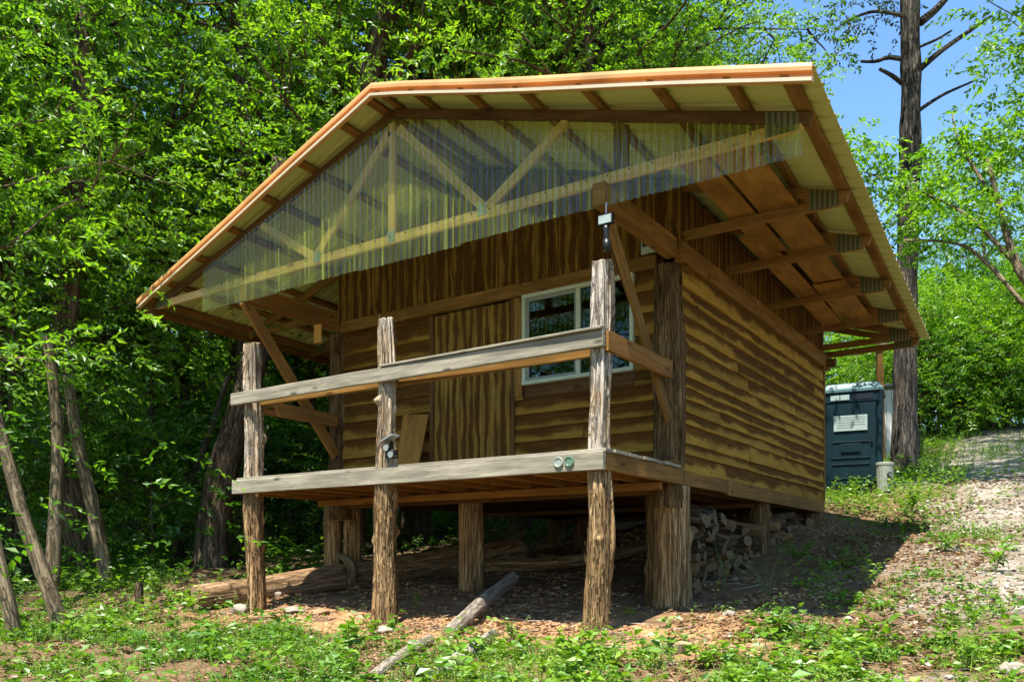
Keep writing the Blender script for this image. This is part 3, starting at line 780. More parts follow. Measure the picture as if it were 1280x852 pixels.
# --- plywood pieces lying on the truss chords under the right eave
for (x0, x1, y0, y1, z, tl) in ((.50,.74,.35,2.75,4.235,0),(.78,1.12,.2,2.9,4.235,0),(.36,.60,2.2,4.6,4.25,0),(.66,.98,2.8,4.7,4.25,.02),(.6,.95,4.1,6.2,4.235,0),(.3,.55,4.5,6.0,4.25,0)):
    q = MB(); q.beam(((x0+x1)/2, y0, z), ((x0+x1)/2-.05, y1, z+tl), x1-x0, .012, (0,0,1), .001); part(q, 'soffit_board', M['ply'])
# --- reflectors on the rim
for x, cmat in ((-.42, 'disc_white'), (-.315, 'disc_green')):
    t = NT(cmat); M[cmat] = t.done(t.bsdf((.34,.36,.30) if 'white' in cmat else (.13,.21,.13), .25, None, .5, .3))
    q = MB(); vs = []; n = 20
    for (r, y) in ((.046, -.046), (.046, -.058), (.038, -.062), (.030, -.054)):
        vs += [(x+r*cos(2*pi*i/n), y, 1.815+r*sin(2*pi*i/n)) for i in range(n)]
    fs = [[j*n+i, j*n+(i+1) % n, (j+1)*n+(i+1) % n, (j+1)*n+i] for j in range(3) for i in range(n)]
    fs += [[3*n+i for i in range(n)], list(range(n))[::-1]]
    q.add(vs, fs); part(q, 'reflector', M[cmat], label='round %s reflector disc on the front rim' % ('white' if 'white' in cmat else 'green'))
q = MB(); q.box(-.335, -.10, 1.50, 1.52, 4.05, 4.28); part(q, 'gable_notch', M['dark']) if False else None

# ------------------------------------------------------------------ things on the porch
def sub(mb, name, mat, par, smooth=False): return mb.build(name, mat, par, smooth)
r = empty('floodlight', (.01,.02,3.70), 'black solar floodlight with a pale panel hanging under the near porch beam', 'light')
q = MB(); q.box(-.06, .07, -.02, .02, 3.74, 3.83); sub(q, 'housing', M['black'], r)
q = MB(); q.box(-.052, .062, -.026, -.0205, 3.748, 3.815, bev=.001); sub(q, 'panel', M['sign'], r)
q = MB(); q.log([(.005,.0,3.73),(.005,.0,3.66),(.005,.01,3.6)], [.03,.022,.028], 12, ring=.03); q.log([(.005,.01,3.62),(.005,.01,3.53)], [.035,.03], 12, ring=.03); sub(q, 'sensor_head', M['black'], r, True)
q = MB(); q.log([(.005,.0,3.83),(.005,.0,3.925)], [.007,.007], 8); sub(q, 'hanger', M['galv'], r)
r = empty('floodlight', (-2.33,.0,1.98), 'small black twin floodlight with a tilted solar panel beside the middle porch post', 'light')
q = MB(); q.beam((-2.43,-.03,2.14), (-2.27,-.03,2.20), .11, .014, (-.3,0,1), .002); sub(q, 'solar_panel', M['solar'] if 'solar' in M else M['galv'], r)
q = MB(); q.log([(-2.35,-.0,2.15),(-2.35,0,1.99)], [.015,.02], 10); q.box(-2.39,-2.29,-.04,.03,1.98,2.06); sub(q, 'bracket', M['black'], r, True)
for zz, xx in ((2.09,-2.36),(2.02,-2.30)):
    q = MB(); q.log([(xx,.0,zz),(xx,-.07,zz-.01)], [.032,.042], 16, ring=.02); sub(q, 'lamp_head', M['black'], r, True)
    q = MB(); q.log([(xx,-.068,zz-.01),(xx,-.074,zz-.01)], [.034,.034], 16, ring=.02); sub(q, 'lens', M['sash'], r, True)
q = MB(); vs = [(-3.53,1.34,1.918),(-3.235,1.34,1.918),(-3.17,1.36,2.06),(-3.13,1.5,2.70),(-3.52,1.5,2.73)]
q.add([Vector(v) for v in vs]+[Vector(v)+Vector((0,.018,.0)) for v in vs], [[0,1,2,3,4],[9,8,7,6,5]]+[[i,i+5,(i+1)%5+5,(i+1)%5] for i in range(5)],
      [[(v[2],v[0]) for v in vs],[(v[2],v[0]) for v in vs][::-1]]+[[(0,0)]*4]*5)
props(q.build('plywood_board', M['ply'], origin=(-3.35,1.34,1.918)), 'orange brown plywood offcut leaning against the front wall by the door', 'board')
q = MB(); q.beam((-4.45,1.0,3.62), (-4.45,1.0,3.84), .12, .03, (0,1,0), .02); r = empty('hanging_plaque', (-4.45,1.0,3.6), 'small yellow wooden plaque hanging under the far porch eave', 'plaque')
sub(q, 'plaque', M['yellow'], r); q = MB(); q.log([(-4.45,1.0,3.84),(-4.45,1.0,4.12)], [.003,.003], 6); sub(q, 'cord', M['black'], r)
q = MB(); q.box(-.40, -.25, 1.515, 1.53, 4.03, 4.20, bev=.002); r = empty('notice', (-.32,1.52,4.03), 'small pale notice pinned to the gable boards behind the porch beam', 'notice')
sub(q, 'sheet', M['paper'], r); q = MB(); q.box(-.385,-.265,1.5115,1.5145,4.10,4.18,bev=0); sub(q, 'picture', M['black'], r)

# ------------------------------------------------------------------ firewood under the side wall
def firewood(i, x, y, z, L, r, yaw, tilt, label):
    q = MB(); d = Vector((cos(yaw)*cos(tilt), sin(yaw)*cos(tilt), sin(tilt))); c = Vector((x, y, z))
    n = random.choice((5, 6, 7, 8)); split = random.random() < .6
    a0 = random.uniform(0, 6.28); sd = d.cross(Vector((0,0,1))).normalized(); up = sd.cross(d)
    prof = []
    if split:
        a1 = random.uniform(1.5, 3.2)
        prof = [(0, 0)]+[(cos(a0+a1*k/5)*r*1.5, sin(a0+a1*k/5)*r*1.5) for k in range(6)]
        cxm = sum(p[0] for p in prof)/7; cym = sum(p[1] for p in prof)/7; prof = [(p[0]-cxm, p[1]-cym) for p in prof]
    else: prof = [(cos(2*pi*k/9)*r*random.uniform(.9,1.1), sin(2*pi*k/9)*r*random.uniform(.9,1.1)) for k in range(9)]
    m = len(prof); vs = []
    for k in range(3):
        w = 1+random.uniform(-.06,.06)
        vs += [c+d*(L*(k/2-.5))+sd*(p[0]*w+.01*sin(k*2+i))+up*p[1]*w for p in prof]
    uo = random.uniform(0, 40); fs = []; us = []; mi = []
    for k in range(2):
        for j in range(m):
            fs.append([k*m+j, k*m+(j+1)%m, (k+1)*m+(j+1)%m, (k+1)*m+j]); us.append([(uo+k*L/2, j*.05), (uo+k*L/2, j*.05+.05), (uo+k*L/2+L/2, j*.05+.05), (uo+k*L/2+L/2, j*.05)])
    q.add(vs, fs, us, 0)
    q.add(vs, [list(range(m))[::-1], [2*m+j for j in range(m)]], None, 1)
    o = q.build('firewood', [random.choice((M['fw_bark'], M['fw_split'], M['fw_bark'])), M['fw_end']], origin=(x, y, z))
    props(o, label, 'firewood', 'split firewood stacked under the side wall')
M['fw_bark'] = bark('firewood_bark', (.03,.02,.012), (.09,.06,.034), (.17,.12,.07), 12)
M['fw_split'] = wood('firewood_split', (.11,.06,.024), (.20,.12,.055), (.30,.19,.095), .4, grain=12)
M['fw_end'] = plain('firewood_end', (.15,.095,.045), .9, var=.8, sc=22)
k = 0
for (ya, yb, top, lab) in ((1.98, 4.28, 1.53, 'split firewood piece in the pile nearer the porch under the side wall'), (4.68, 6.7, 1.58, 'split firewood piece in the far pile between the side wall piers')):
    zrow = 0
    for row in range(12):
        y = ya+random.uniform(0,.1)
        while y < yb:
            r_ = random.uniform(.036,.072); y += r_*1.05
            z = H(-.1, y)+.05+row*.105+random.uniform(-.02,.02)
            lim = top-.10*abs(sin(y*2.3))-(.12 if y > 3.4 and y < 4.3 else 0)
            if z < lim:
                firewood(k, -.28+random.uniform(-.09,.10), y, z, random.uniform(.24,.46), r_, random.gauss(0,.5), random.gauss(0,.2), lab); k += 1
            y += r_*1.05
# ------------------------------------------------------------------ logs, branch, stump, rocks
def ground_pt(px, py, D=None):
    """where the view ray through that point of the place meets the terrain"""
    lo, hi = 2.0, 60.0
    D = 3.0
    while D < 60:
        p = P(px, py, D)
        if p.z < H(p.x, p.y): break
        D += .04
    return Vector((p.x, p.y, H(p.x, p.y)))
a = P(243,742,9.9); a.z = H(a.x,a.y)+.14
b_ = Vector((-3.7,4.3,H(-3.7,4.3)+.2))
r = empty('fallen_log', (a.x,a.y,a.z-.15), 'long fallen log lying from the woods in under the porch', 'log')
q = MB(); q.log([a, a.lerp(b_,.35), a.lerp(b_,.7), b_], [.15,.17,.18,.19], 28, .012, .02, 61, .06, True, 0, 1, 9, 2, .06); sub(q, 'trunk', [M['fallen'], M['end_grain']], r, True)
m_ = a.lerp(b_, .42)
q = MB(); q.log([m_+Vector((.14,-.12,-.08)), m_+Vector((.2,-.17,.1)), m_+Vector((.12,-.2,.22)), m_+Vector((-.0,-.22,.27))], [.07,.06,.045,.03], 14, .004, .01, 5, .03); sub(q, 'branch_stub', M['bark_pale'], r, True)
b2 = MB(); b2.log([(-4.4,3.0,H(-4.4,3)+.08),(-2.6,3.7,H(-2.6,3.7)+.12),(-1.6,4.6,H(-1.6,4.6)+.1)], [.09,.085,.07], 16, .008, .012, 71, .08)
props(b2.build('fallen_log', M['fallen'], None, True, (-2.6,3.7,.9)), 'thin dark fallen pole lying deep in the shade under the cabin floor', 'log')
p0 = ground_pt(560,800); p1 = ground_pt(640,742); dd = (p1-p0)
q = MB(); q.log([p0+Vector((0,0,.06)), p0.lerp(p1,.5)+Vector((0,0,.13)), p1+Vector((0,0,.17))], [.055,.066,.075], 18, .006, .008, 81, .03, True, 0, 1, 7, 2)
props(q.build('driftwood', [M['deadwood'], M['end_grain']], None, True, p0), 'bleached grey branch propped up at the sunlit edge of the porch shade', 'branch')
p0 = ground_pt(465,851); p1 = ground_pt(538,806)
q = MB(); q.log([p0+Vector((0,0,.02)), p0.lerp(p1,.5)+Vector((0,0,.05)), p1+Vector((0,0,.05))], [.035,.045,.04], 16, .005, .006, 82, .03, True, 0, 1, 7, 1)
props(q.build('driftwood', [M['deadwood'], M['end_grain']], None, True, p0), 'grey dead branch lying lower down among the foreground weeds', 'branch')
p0 = ground_pt(540,850); p1 = ground_pt(615,795)
q = MB(); q.log([p0+Vector((0,0,.0)), p0.lerp(p1,.5)+Vector((.02,0,.03)), p1+Vector((0,0,.03))], [.05,.055,.04], 12, .012, .012, 83, .04, True)
props(q.build('driftwood', M['rock'], None, True, p0), 'pale stony broken branch half buried beside the propped branch', 'branch')
s0 = ground_pt(846,815)
q = MB(); q.log([s0+Vector((0,0,-.1)), s0+Vector((0,0,.0)), s0+Vector((.01,0,.075))], [.13,.105,.095], 22, .012, .01, 91, .03, True, 0, 1, 6)
props(q.build('tree_stump', [M['bark_pale'], M['end_grain']], None, True, s0), 'low sawn tree stump in the weeds in front of the cabin', 'stump')
s0 = ground_pt(175,757)
q = MB(); q.log([s0+Vector((0,0,-.1)), s0+Vector((-.02,0,.28))], [.05,.042], 14, .006, .006, 92, .04, True, 0, 0, 6)
props(q.build('tree_stump', [M['bark'], M['end_grain']], None, True, s0), 'slim broken stump standing in the shaded undergrowth', 'stump')
def rock(p, sx, sy, sz, seed, mat, label, rzv=0):
    rng = np.random.default_rng(seed)
    import bmesh
    bm = bmesh.new(); bmesh.ops.create_icosphere(bm, subdivisions=3, radius=1)
    pl = [(Vector(rng.normal(size=3)).normalized(), rng.uniform(.55,.85)) for _ in range(9)]
    for v in bm.verts:
        for nrm, d in pl:
            e = v.co.dot(nrm)
            if e > d: v.co -= nrm*(e-d)
        v.co *= 1+.05*(rng.random()-.5)
        v.co = Vector((v.co.x*sx, v.co.y*sy, v.co.z*sz))
    me = bpy.data.meshes.new('rock'); bm.to_mesh(me); bm.free(); me.materials.append(mat)
    o = link('rock', me, None, (p.x,p.y,p.z+sz*.25), rzv); props(o, label, 'rock', None); return o
for i, (px, py, sx, sy, sz, mt, lb) in enumerate([
    (300,768,.16,.10,.10,'rock','tilted pale stone at the foot of the far porch post'),
    (330,772,.20,.12,.06,'rock_brown','flat brown stone beside the far porch post'),
    (368,765,.20,.13,.05,'rock','long pale flat stone on the clay between porch posts'),
    (400,768,.12,.09,.05,'rock_brown','orange brown stone on the clay between porch posts'),
    (372,738,.13,.1,.08,'rock','stone against the underside of the fallen log'),
    (345,745,.09,.07,.06,'rock','small grey stone behind the far porch post'),
    (853,752,.07,.06,.05,'rock','grey stone against the foot of the thick corner pier'),
    (480,790,.12,.08,.05,'rock','white stone at the foot of the middle porch post'),
    (1060,775,.05,.04,.03,'rock','white stone in the sunny leaf litter right of the shade'),
    (1005,768,.035,.03,.025,'rock','small round white stone at the tip of the cabin shadow'),
    (912,768,.07,.05,.035,'rock','pale stone on the clay in front of the corner pier'),
    (1275,765,.09,.07,.05,'rock','pale stone at the far right of the yard'),
    (1262,840,.1,.08,.05,'rock','pale stone in the near right corner weeds'),
    (625,815,.05,.04,.04,'rock','broken white stone beside the propped branch')]):
    rock(ground_pt(px,py), sx, sy, sz, i+5, M[mt], lb, i*1.3)

# ------------------------------------------------------------------ portable toilet, bin, shed
pt = P(1066,608,17); pt.z = H(pt.x,pt.y)-.12
def local_thing(name, loc, rz_, label, cat, group=None): return empty(name, loc, label, cat, group, rz_)
FZ = YAW            # front faces the camera
r = local_thing('portable_toilet', pt, FZ-.45, 'dark green portable toilet with a grey roof standing behind the cabin', 'toilet')
def lpart(mb, name, mat, par, smooth=False):
    me_o = MB.build(mb, name, mat, None, smooth); me_o.parent = par; return me_o
hw = .545; hd = .55; TH = 1.98
q = MB(); q.box(-hw, hw, -hd+.04, hd, .12, TH, bev=.02); lpart(q, 'body', M['toilet'], r)
q = MB(); q.box(-hw-.03, hw+.03, -hd-.03, hd+.03, .0, .12, bev=.02); lpart(q, 'skid_base', M['black'], r)
q = MB()
for x in (-hw+.03, hw-.03): q.box(x-.045, x+.045, -hd-.012, -hd+.06, .12, TH-.02, bev=.01)
q.box(-hw+.075, hw-.075, -hd-.01, -hd+.05, TH-.2, TH-.02, bev=.008); lpart(q, 'door_frame', M['toilet'], r)
q = MB(); q.box(-hw+.09, hw-.09, -hd-.004, -hd+.045, .16, TH-.22, bev=.01)
for (x0, x1, z0, z1) in ((-.36,.36,.28,.58),(-.36,.36,.68,1.02)):
    for (a0,a1,b0,b1) in ((x0,x1,z0,z0+.025),(x0,x1,z1-.025,z1),(x0,x0+.025,z0+.026,z1-.026),(x1-.025,x1,z0+.026,z1-.026)):
        q.box(a0, a1, -hd-.022, -hd-.002, b0, b1, bev=.004)
q.box(-.18,.18,-hd-.03,-hd-.002,.80,.97,bev=.02)
door = lpart(q, 'door', M['toilet'], r)
q = MB(); q.box(.36,.40,-hd-.05,-hd-.004,.98,1.1,bev=.008); lpart(q, 'handle', M['black'], door)
q = MB(); q.box(-.31,.30,-hd-.030,-hd-.024,1.22,1.52,bev=.001); sg = lpart(q, 'sign', M['sign'], r)
q = MB()
for z in (1.28,1.33,1.38,1.43,1.475):
    q.box(-.26,.26 if z != 1.28 else .05,-hd-.0335,-hd-.0308,z,z+.012,bev=0)
lpart(q, 'text_lines', M['sash'], sg)
for x in (-.37,-.19):
    q = MB(); q.box(x,x+.165,-hd-.026,-hd-.012,TH-.155,TH-.055,bev=.002); lpart(q, 'small_sign', M['sign'], r)
q = MB(); q.box(.02,.40,-hd-.018,-hd-.0105,TH-.155,TH-.05,bev=.002); lpart(q, 'vent_grille', M['black'], r)
q = MB()
rings = [(hw+.04,hd+.04,TH),(hw+.045,hd+.045,TH+.05),(hw+.0,hd+.0,TH+.09),(hw-.04,hd-.05,TH+.17),(hw-.14,hd-.16,TH+.205)]
vs = []
for (a0,b0,z) in rings:
    c_ = .08
    vs += [(-a0+c_,-b0,z),(a0-c_,-b0,z),(a0,-b0+c_,z),(a0,b0-c_,z),(a0-c_,b0,z),(-a0+c_,b0,z),(-a0,b0-c_,z),(-a0,-b0+c_,z)]
fs = [[k*8+j,k*8+(j+1)%8,(k+1)*8+(j+1)%8,(k+1)*8+j] for k in range(4) for j in range(8)]+[list(range(8))[::-1],[32+j for j in range(8)]]
q.add(vs,fs); lpart(q, 'roof', M['toilet_roof'], r)
q = MB(); q.log([(-.38,.3,TH+.1),(-.38,.3,TH+.32)],[.06,.06],14); lpart(q, 'vent_pipe', M['toilet'], r, True)
bp = P(1106,610,16.2); bp.z = H(bp.x,bp.y)
r = local_thing('trash_bin', bp, FZ, 'ribbed off-white bin marked with a black letter beside the portable toilet', 'bin')
q = MB(); n = 36; vs = []
for (z, rr) in ((0,.125),(.02,.13),(.50,.155),(.52,.168),(.56,.168),(.57,.145)):
    vs += [((rr+(.006 if j % 2 and .01 < z < .51 else 0))*cos(2*pi*j/n), (rr+(.006 if j % 2 and .01 < z < .51 else 0))*sin(2*pi*j/n), z) for j in range(n)]
fs = [[k*n+j,k*n+(j+1)%n,(k+1)*n+(j+1)%n,(k+1)*n+j] for k in range(5) for j in range(n)]+[list(range(n))[::-1],[5*n+j for j in range(n)]]
q.add(vs,fs); lpart(q, 'body', M['bin'], r)
cu = bpy.data.curves.new('letter', 'FONT'); cu.body = 'S'; cu.size = .26; cu.extrude = .004; cu.align_x = 'CENTER'
to = bpy.data.objects.new('letter', cu); COL.objects.link(to)
dg = bpy.context.evaluated_depsgraph_get(); lm = bpy.data.meshes.new_from_object(to.evaluated_get(dg)); bpy.data.objects.remove(to)
lm.materials.clear(); lm.materials.append(M['black']); lo = bpy.data.objects.new('letter', lm); COL.objects.link(lo); lo.parent = r
lo.location = (.02,-.152,.19); lo.rotation_euler = (pi/2+.07,0,0)
# pale shed behind
sp = P(1072,604,21.5); sp.z = H(sp.x,sp.y)
r = local_thing('shed', sp, FZ+.12, 'small whitewashed plank shed with a tin roof behind the portable toilet', 'shed')
q = MB(); x = -1.3
while x < 1.02:
    w = random.uniform(.13,.19); q.beam((x+w/2,-.01+random.uniform(-.006,.006),0),(x+w/2,-.01,1.86+.1*(x+1.3)/2.3),w-.008,.03,(0,1,0),.003); x += w
lpart(q, 'front_wall', M['shedboard'], r)
q = MB(); q.box(-1.3,1.0,.02,1.9,0,1.8); lpart(q, 'body', M['shedboard'], r)
q = MB(); q.beam((-1.45,.9,1.93),(1.12,.9,2.05),2.3,.04,(0,0,1),.004)
for k in range(14): q.beam((-1.4+k*.19,-.25,1.96+.0467*k*.19),(-1.4+k*.19,2.05,1.96+.0467*k*.19),.03,.03,(0,0,1),.004)
lpart(q, 'roof', M['shedroof'], r)
pp = P(1103,600,20.5); pp.z = H(pp.x,pp.y)
r = local_thing('sign_post', pp, FZ, 'brown wooden post with two crossed top boards in front of the white shed', 'post')
q = MB(); q.beam((.0,0,-.1),(-.08,0,2.95),.14,.11,(0,1,0),.006); lpart(q, 'post', M['lumber'], r)
q = MB(); q.beam((-.75,-.07,2.72),(.35,-.07,2.94),.03,.08,(0,0,1),.004); lpart(q, 'cross_board', M['grey_wood'], r)
q = MB(); q.beam((-.2,-.11,2.98),(.42,-.11,2.90),.03,.06,(0,0,1),.004); lpart(q, 'cross_board', M['grey_wood'], r)

# ------------------------------------------------------------------ foliage
def leaf_arrays(pos, dirv, nrm, L, W, fold=.28, wide=.42):
    """every leaf: base, left, tip, right -> two folded triangles"""
    n = len(pos)
    side = np.cross(dirv, nrm); side /= np.linalg.norm(side, axis=1)[:,None]+1e-9
    nr = np.cross(side, dirv)
    L = np.broadcast_to(np.asarray(L, float), (n,))[:,None]; W = np.broadcast_to(np.asarray(W, float), (n,))[:,None]
    b = pos; tip = pos+dirv*L-nr*L*.12
    mid = pos+dirv*L*wide
    l = mid+side*W*.5+nr*W*fold*.5; r_ = mid-side*W*.5+nr*W*fold*.5
    V = np.stack([b, l, tip, r_], 1).reshape(-1, 3)
    i = np.arange(n)*4
    return V, np.concatenate([np.stack([i, i+2, i+1], 1), np.stack([i, i+3, i+2], 1)])
def unit(v): return v/(np.linalg.norm(v, axis=-1, keepdims=True)+1e-9)
def sprays(rng, c, d, nl, spanL, leafL, flat=.35, droop=.3, ratio=.45):
    """c: (n,3) spray origins, d: (n,3) growth directions; nl leaves on each, two rows"""
    n = len(c)
    up = np.tile([0, 0, 1.0], (n, 1))+rng.normal(0, flat, (n, 3)); nrm = unit(up-d*(up*d).sum(1)[:,None]); side = np.cross(d, nrm)
    ts = (np.arange(nl)+.6)/nl
    sgn = np.where(np.arange(nl) % 2 == 0, 1.0, -1.0)
    span = (spanL*rng.uniform(.65, 1.25, n))[:,None,None]
    t_ = ts[None,:,None]
    pos = c[:,None]+d[:,None]*span*t_-np.array([0,0,1.0])*span*droop*t_**2
    ang = rng.uniform(.6, 1.1, (n, nl, 1))
    ld = d[:,None]*np.cos(ang)+side[:,None]*np.sin(ang)*sgn[None,:,None]
    ld = ld+rng.normal(0, .4, ld.shape); ld[...,2] -= droop*.6; ld = unit(ld)
    ln = unit(nrm[:,None]+rng.normal(0, .5, ld.shape))
    Ls = leafL*rng.uniform(.65, 1.25, (n, nl))*(1-.35*np.abs(ts-.55))[None]
    pos = pos.reshape(-1,3)
    return leaf_arrays(pos, ld.reshape(-1,3), ln.reshape(-1,3), Ls.ravel(), Ls.ravel()*ratio)
def curve_pts(rng, p, d, L, n, wob, lift):
    pts = [p]; d = d.copy()
    for k in range(n):
        d = unit(d+rng.normal(0, wob, 3)+np.array([0,0,lift])); pts.append(pts[-1]+d*L/n)
    return pts
def make_tree(seed, Ht, r0, h0, spread, nlimb, nspray, nl, leafL, lean=(0,0), crown_top=.5, lift=.05, span=.55, flat=.4, droop=.3, ratio=.45, first=.55, nsub=4, clump=.55):
    """returns (trunk MB, leaf V, leaf F) around the trunk base"""
    rng = np.random.default_rng(seed); mb = MB()
    tp = [np.array([0,0,-.3])]; n = 9
    wob = rng.normal(0, .035*Ht/10, (n+1, 2))
    for k in range(1, n+1):
        t_ = k/n; tp.append(np.array([lean[0]*t_**1.2*Ht+wob[k,0]*t_, lean[1]*t_**1.2*Ht+wob[k,1]*t_, Ht*t_]))
    rad = [r0*1.35]+[max(.012, r0*(1-.88*(k/n)**1.1)) for k in range(1, n+1)]
    mb.log(tp, rad, 16, r0*.07, r0*.07, seed, max(.12, Ht/110), False, nr=8)
    C = []; Dd = []
    for i in range(nlimb):
        f = h0+(1-h0)*((i+rng.random())/nlimb)**.9
        k = min(n-1, int(f*n)); q_ = f*n-k; base = tp[k]*(1-q_)+tp[k+1]*q_
        prof = first+(1-first)*sin(pi*min(1, (f-h0)/(1-h0)*.9+.15)) if f < .9 else .45
        L = spread*prof*rng.uniform(.6, 1.15)
        az = i*2.399+rng.normal(0, .5)
        el = rng.uniform(-.05, .45)+.5*max(0, (f-.6))
        d = np.array([cos(az)*cos(el), sin(az)*cos(el), sin(el)])
        pts = curve_pts(rng, base, d, L, 5, .13, lift)
        rb = max(.012, rad[k]*.42)
        mb.log(pts, [rb*(1-.85*j/5) for j in range(6)], 7, 0, 0, seed+i, .22, False)
        ends = [(pts[j], pts[min(5, j+1)]-pts[j-1]) for j in range(2, 6)]
        for s_ in range(nsub):
            j = int(rng.integers(2, 6)); pd = unit(pts[j]-pts[j-1]); sd = unit(np.cross(pd, [0,0,1])+rng.normal(0,.15,3))*(1 if s_ % 2 else -1)
            d2 = unit(pd*.7+sd*rng.uniform(.5,1)+np.array([0,0,rng.uniform(-.15,.25)]))
            L2 = L*rng.uniform(.25,.5); q2 = curve_pts(rng, pts[j], d2, L2, 3, .15, lift*.5)
            mb.log(q2, [rb*.4*(1-.8*k2/3)+.003 for k2 in range(4)], 5, 0, 0, seed+i*7+s_, .25, False)
            ends += [(q2[2], q2[2]-q2[1]), (q2[3], q2[3]-q2[2])]
        m = int(nspray*prof*rng.uniform(.7, 1.3))
        for _ in range(m):
            e, ed = ends[int(rng.integers(len(ends)))]
            o = rng.normal(0, clump, 3)*np.array([1,1,.42])
            C.append(e+o*.8); dv = unit(unit(ed)*.7+o*.9/clump*.6+np.array([0,0,.05])); Dd.append(dv)
    V, Fc = sprays(rng, np.array(C), np.array(Dd), nl, span, leafL, flat, droop, ratio)
    return mb, V, Fc
KIND = {}
def kind(key, barkm, leafm, **kw):
    mb, V, Fc = make_tree(**kw)
    me_l = npmesh('crown', V, Fc, leafm)
    o = mb.build('trunk', barkm, None, True); me_t = o.data; bpy.data.objects.remove(o)
    KIND[key] = (me_t, me_l)
kind('tall_a', M['bark'], M['leaf'], seed=1, Ht=17, r0=.24, h0=.22, spread=4.2, nlimb=40, nspray=84, nl=14, leafL=.122, clump=.46)
kind('tall_b', M['bark'], M['leaf_lite'], seed=2, Ht=15, r0=.20, h0=.18, spread=4.0, nlimb=40, nspray=82, nl=15, leafL=.118, ratio=.42, clump=.46)
kind('tall_c', M['bark'], M['leaf_dark'], seed=3, Ht=19, r0=.28, h0=.30, spread=4.6, nlimb=40, nspray=80, nl=13, leafL=.13, ratio=.5, clump=.46)
kind('mid_a', M['bark_pale'], M['leaf'], seed=4, Ht=9, r0=.10, h0=.32, spread=2.5, nlimb=26, nspray=52, nl=14, leafL=.10, clump=.42)
kind('mid_b', M['bark'], M['leaf_lite'], seed=5, Ht=7, r0=.08, h0=.3, spread=2.4, nlimb=24, nspray=50, nl=15, leafL=.10, clump=.42)
kind('mid_c', M['bark'], M['leaf_dark'], seed=6, Ht=8, r0=.09, h0=.34, spread=2.4, nlimb=24, nspray=50, nl=13, leafL=.11, ratio=.55, clump=.42)
kind('bush_a', M['bark'], M['leaf'], seed=7, Ht=2.8, r0=.035, h0=.06, spread=1.3, nlimb=18, nspray=30, nl=11, leafL=.10, span=.4, clump=.3)
kind('bush_b', M['bark'], M['leaf_dark'], seed=8, Ht=2.0, r0=.03, h0=.05, spread=1.2, nlimb=16, nspray=26, nl=11, leafL=.11, span=.4, ratio=.55, clump=.3)
kind('bush_big', M['bark'], M['leaf_lite'], seed=9, Ht=5.5, r0=.07, h0=.05, spread=2.7, nlimb=28, nspray=54, nl=12, leafL=.14, clump=.5)
kind('sparse', M['bark'], M['leaf'], seed=10, Ht=13, r0=.16, h0=.25, spread=4.0, nlimb=22, nspray=44, nl=13, leafL=.15)
kind('bush_c', M['bark'], M['leaf_lite'], seed=17, Ht=2.4, r0=.03, h0=.04, spread=1.4, nlimb=18, nspray=34, nl=11, leafL=.10, span=.4, clump=.32)
kind('high', M['bark'], M['leaf'], seed=12, Ht=18, r0=.22, h0=.6, spread=4.3, nlimb=26, nspray=70, nl=12, leafL=.18)
def tree(k, px, D, sc, rot, label, group=None, cat='tree', name='tree', z=None, at=None, tilt=None):
    if at is None: p = P(px, 700, D)
    else: p = Vector((at[0], at[1], 0))
    p.z = H(p.x, p.y)-.05
    r = empty(name, p, label, cat, group, rot)
    if tilt: r.rotation_euler = (tilt[0], tilt[1], rot)
    r.scale = (sc,)*3
    a, b = KIND[k]
    link('trunk' if cat == 'tree' else 'stems', a, r); link('crown' if cat == 'tree' else 'foliage', b, r)
    return r
G1 = 'tall trees standing behind the cabin'; L1 = 'tall leafy tree in the wood rising behind the cabin roof'
for i, (k, px, D, sc) in enumerate([('tall_a',300,17,1),('tall_b',420,19,1.05),('tall_c',520,17.5,1.0),('tall_a',620,19,1.0),('tall_b',720,20,1.05),('tall_c',735,18.5,.9),('tall_b',765,21,1.0),
        ('tall_a',560,25,.75),('tall_c',690,26,.75),('tall_a',830,27,.75),('tall_c',450,27,.7)]):
    tree(k, px, D, sc, i*1.7, L1, G1)
for i, (k, px, D, sc) in enumerate([('tall_b',480,15.5,.9),('tall_a',650,16.5,.9),('tall_c',735,16,.8),('tall_b',755,17.5,.85),('tall_a',755,19.5,.85),('tall_b',585,22,.8),('tall_b',770,23,.85),('tall_b',370,21,.6)]):
    tree(k, px, D, sc, i*2.9+.7, L1, G1)
G2 = 'trees of the wood beyond the far end of the porch'; L2 = 'leafy tree in the dark wood left of the cabin'
for i, (k, px, D, sc) in enumerate([('tall_c',-10,13.5,.9),('tall_a',120,16,.95),('tall_b',0,17,.8),('tall_a',110,20,.62),('tall_c',230,21,.62),('tall_b',-60,15,1.0),('tall_c',340,24,.7),('tall_b',200,28,.6),
        ('tall_c',120,33,.55),('tall_a',280,34,.55),('tall_b',-20,33,.6),('tall_c',400,34,.55),('tall_b',520,36,.6),('tall_a',-120,22,1.0)]):
    tree(k, px, D, sc, i*2.3+.4, L2, G2)
G3 = 'young understory trees in the wood'; L3 = 'young understory tree among the trunks left of the cabin'
for i, (k, px, D, sc) in enumerate([('mid_a',-70,10.5,1.0),('mid_b',15,12.4,1.0),('mid_c',90,15.5,1.1),('mid_b',190,15.5,1.0),('mid_a',330,18,1.1),('mid_c',390,19,1.1),('mid_b',290,23,1.2),('mid_a',180,18,1.2),('mid_c',10,20,1.2),('mid_b',460,22,1.2),('mid_a',560,24,1.2),
      ('mid_c',-40,12,1.1)]):
    tree(k, px, D, sc, i*1.1, L3, G3)
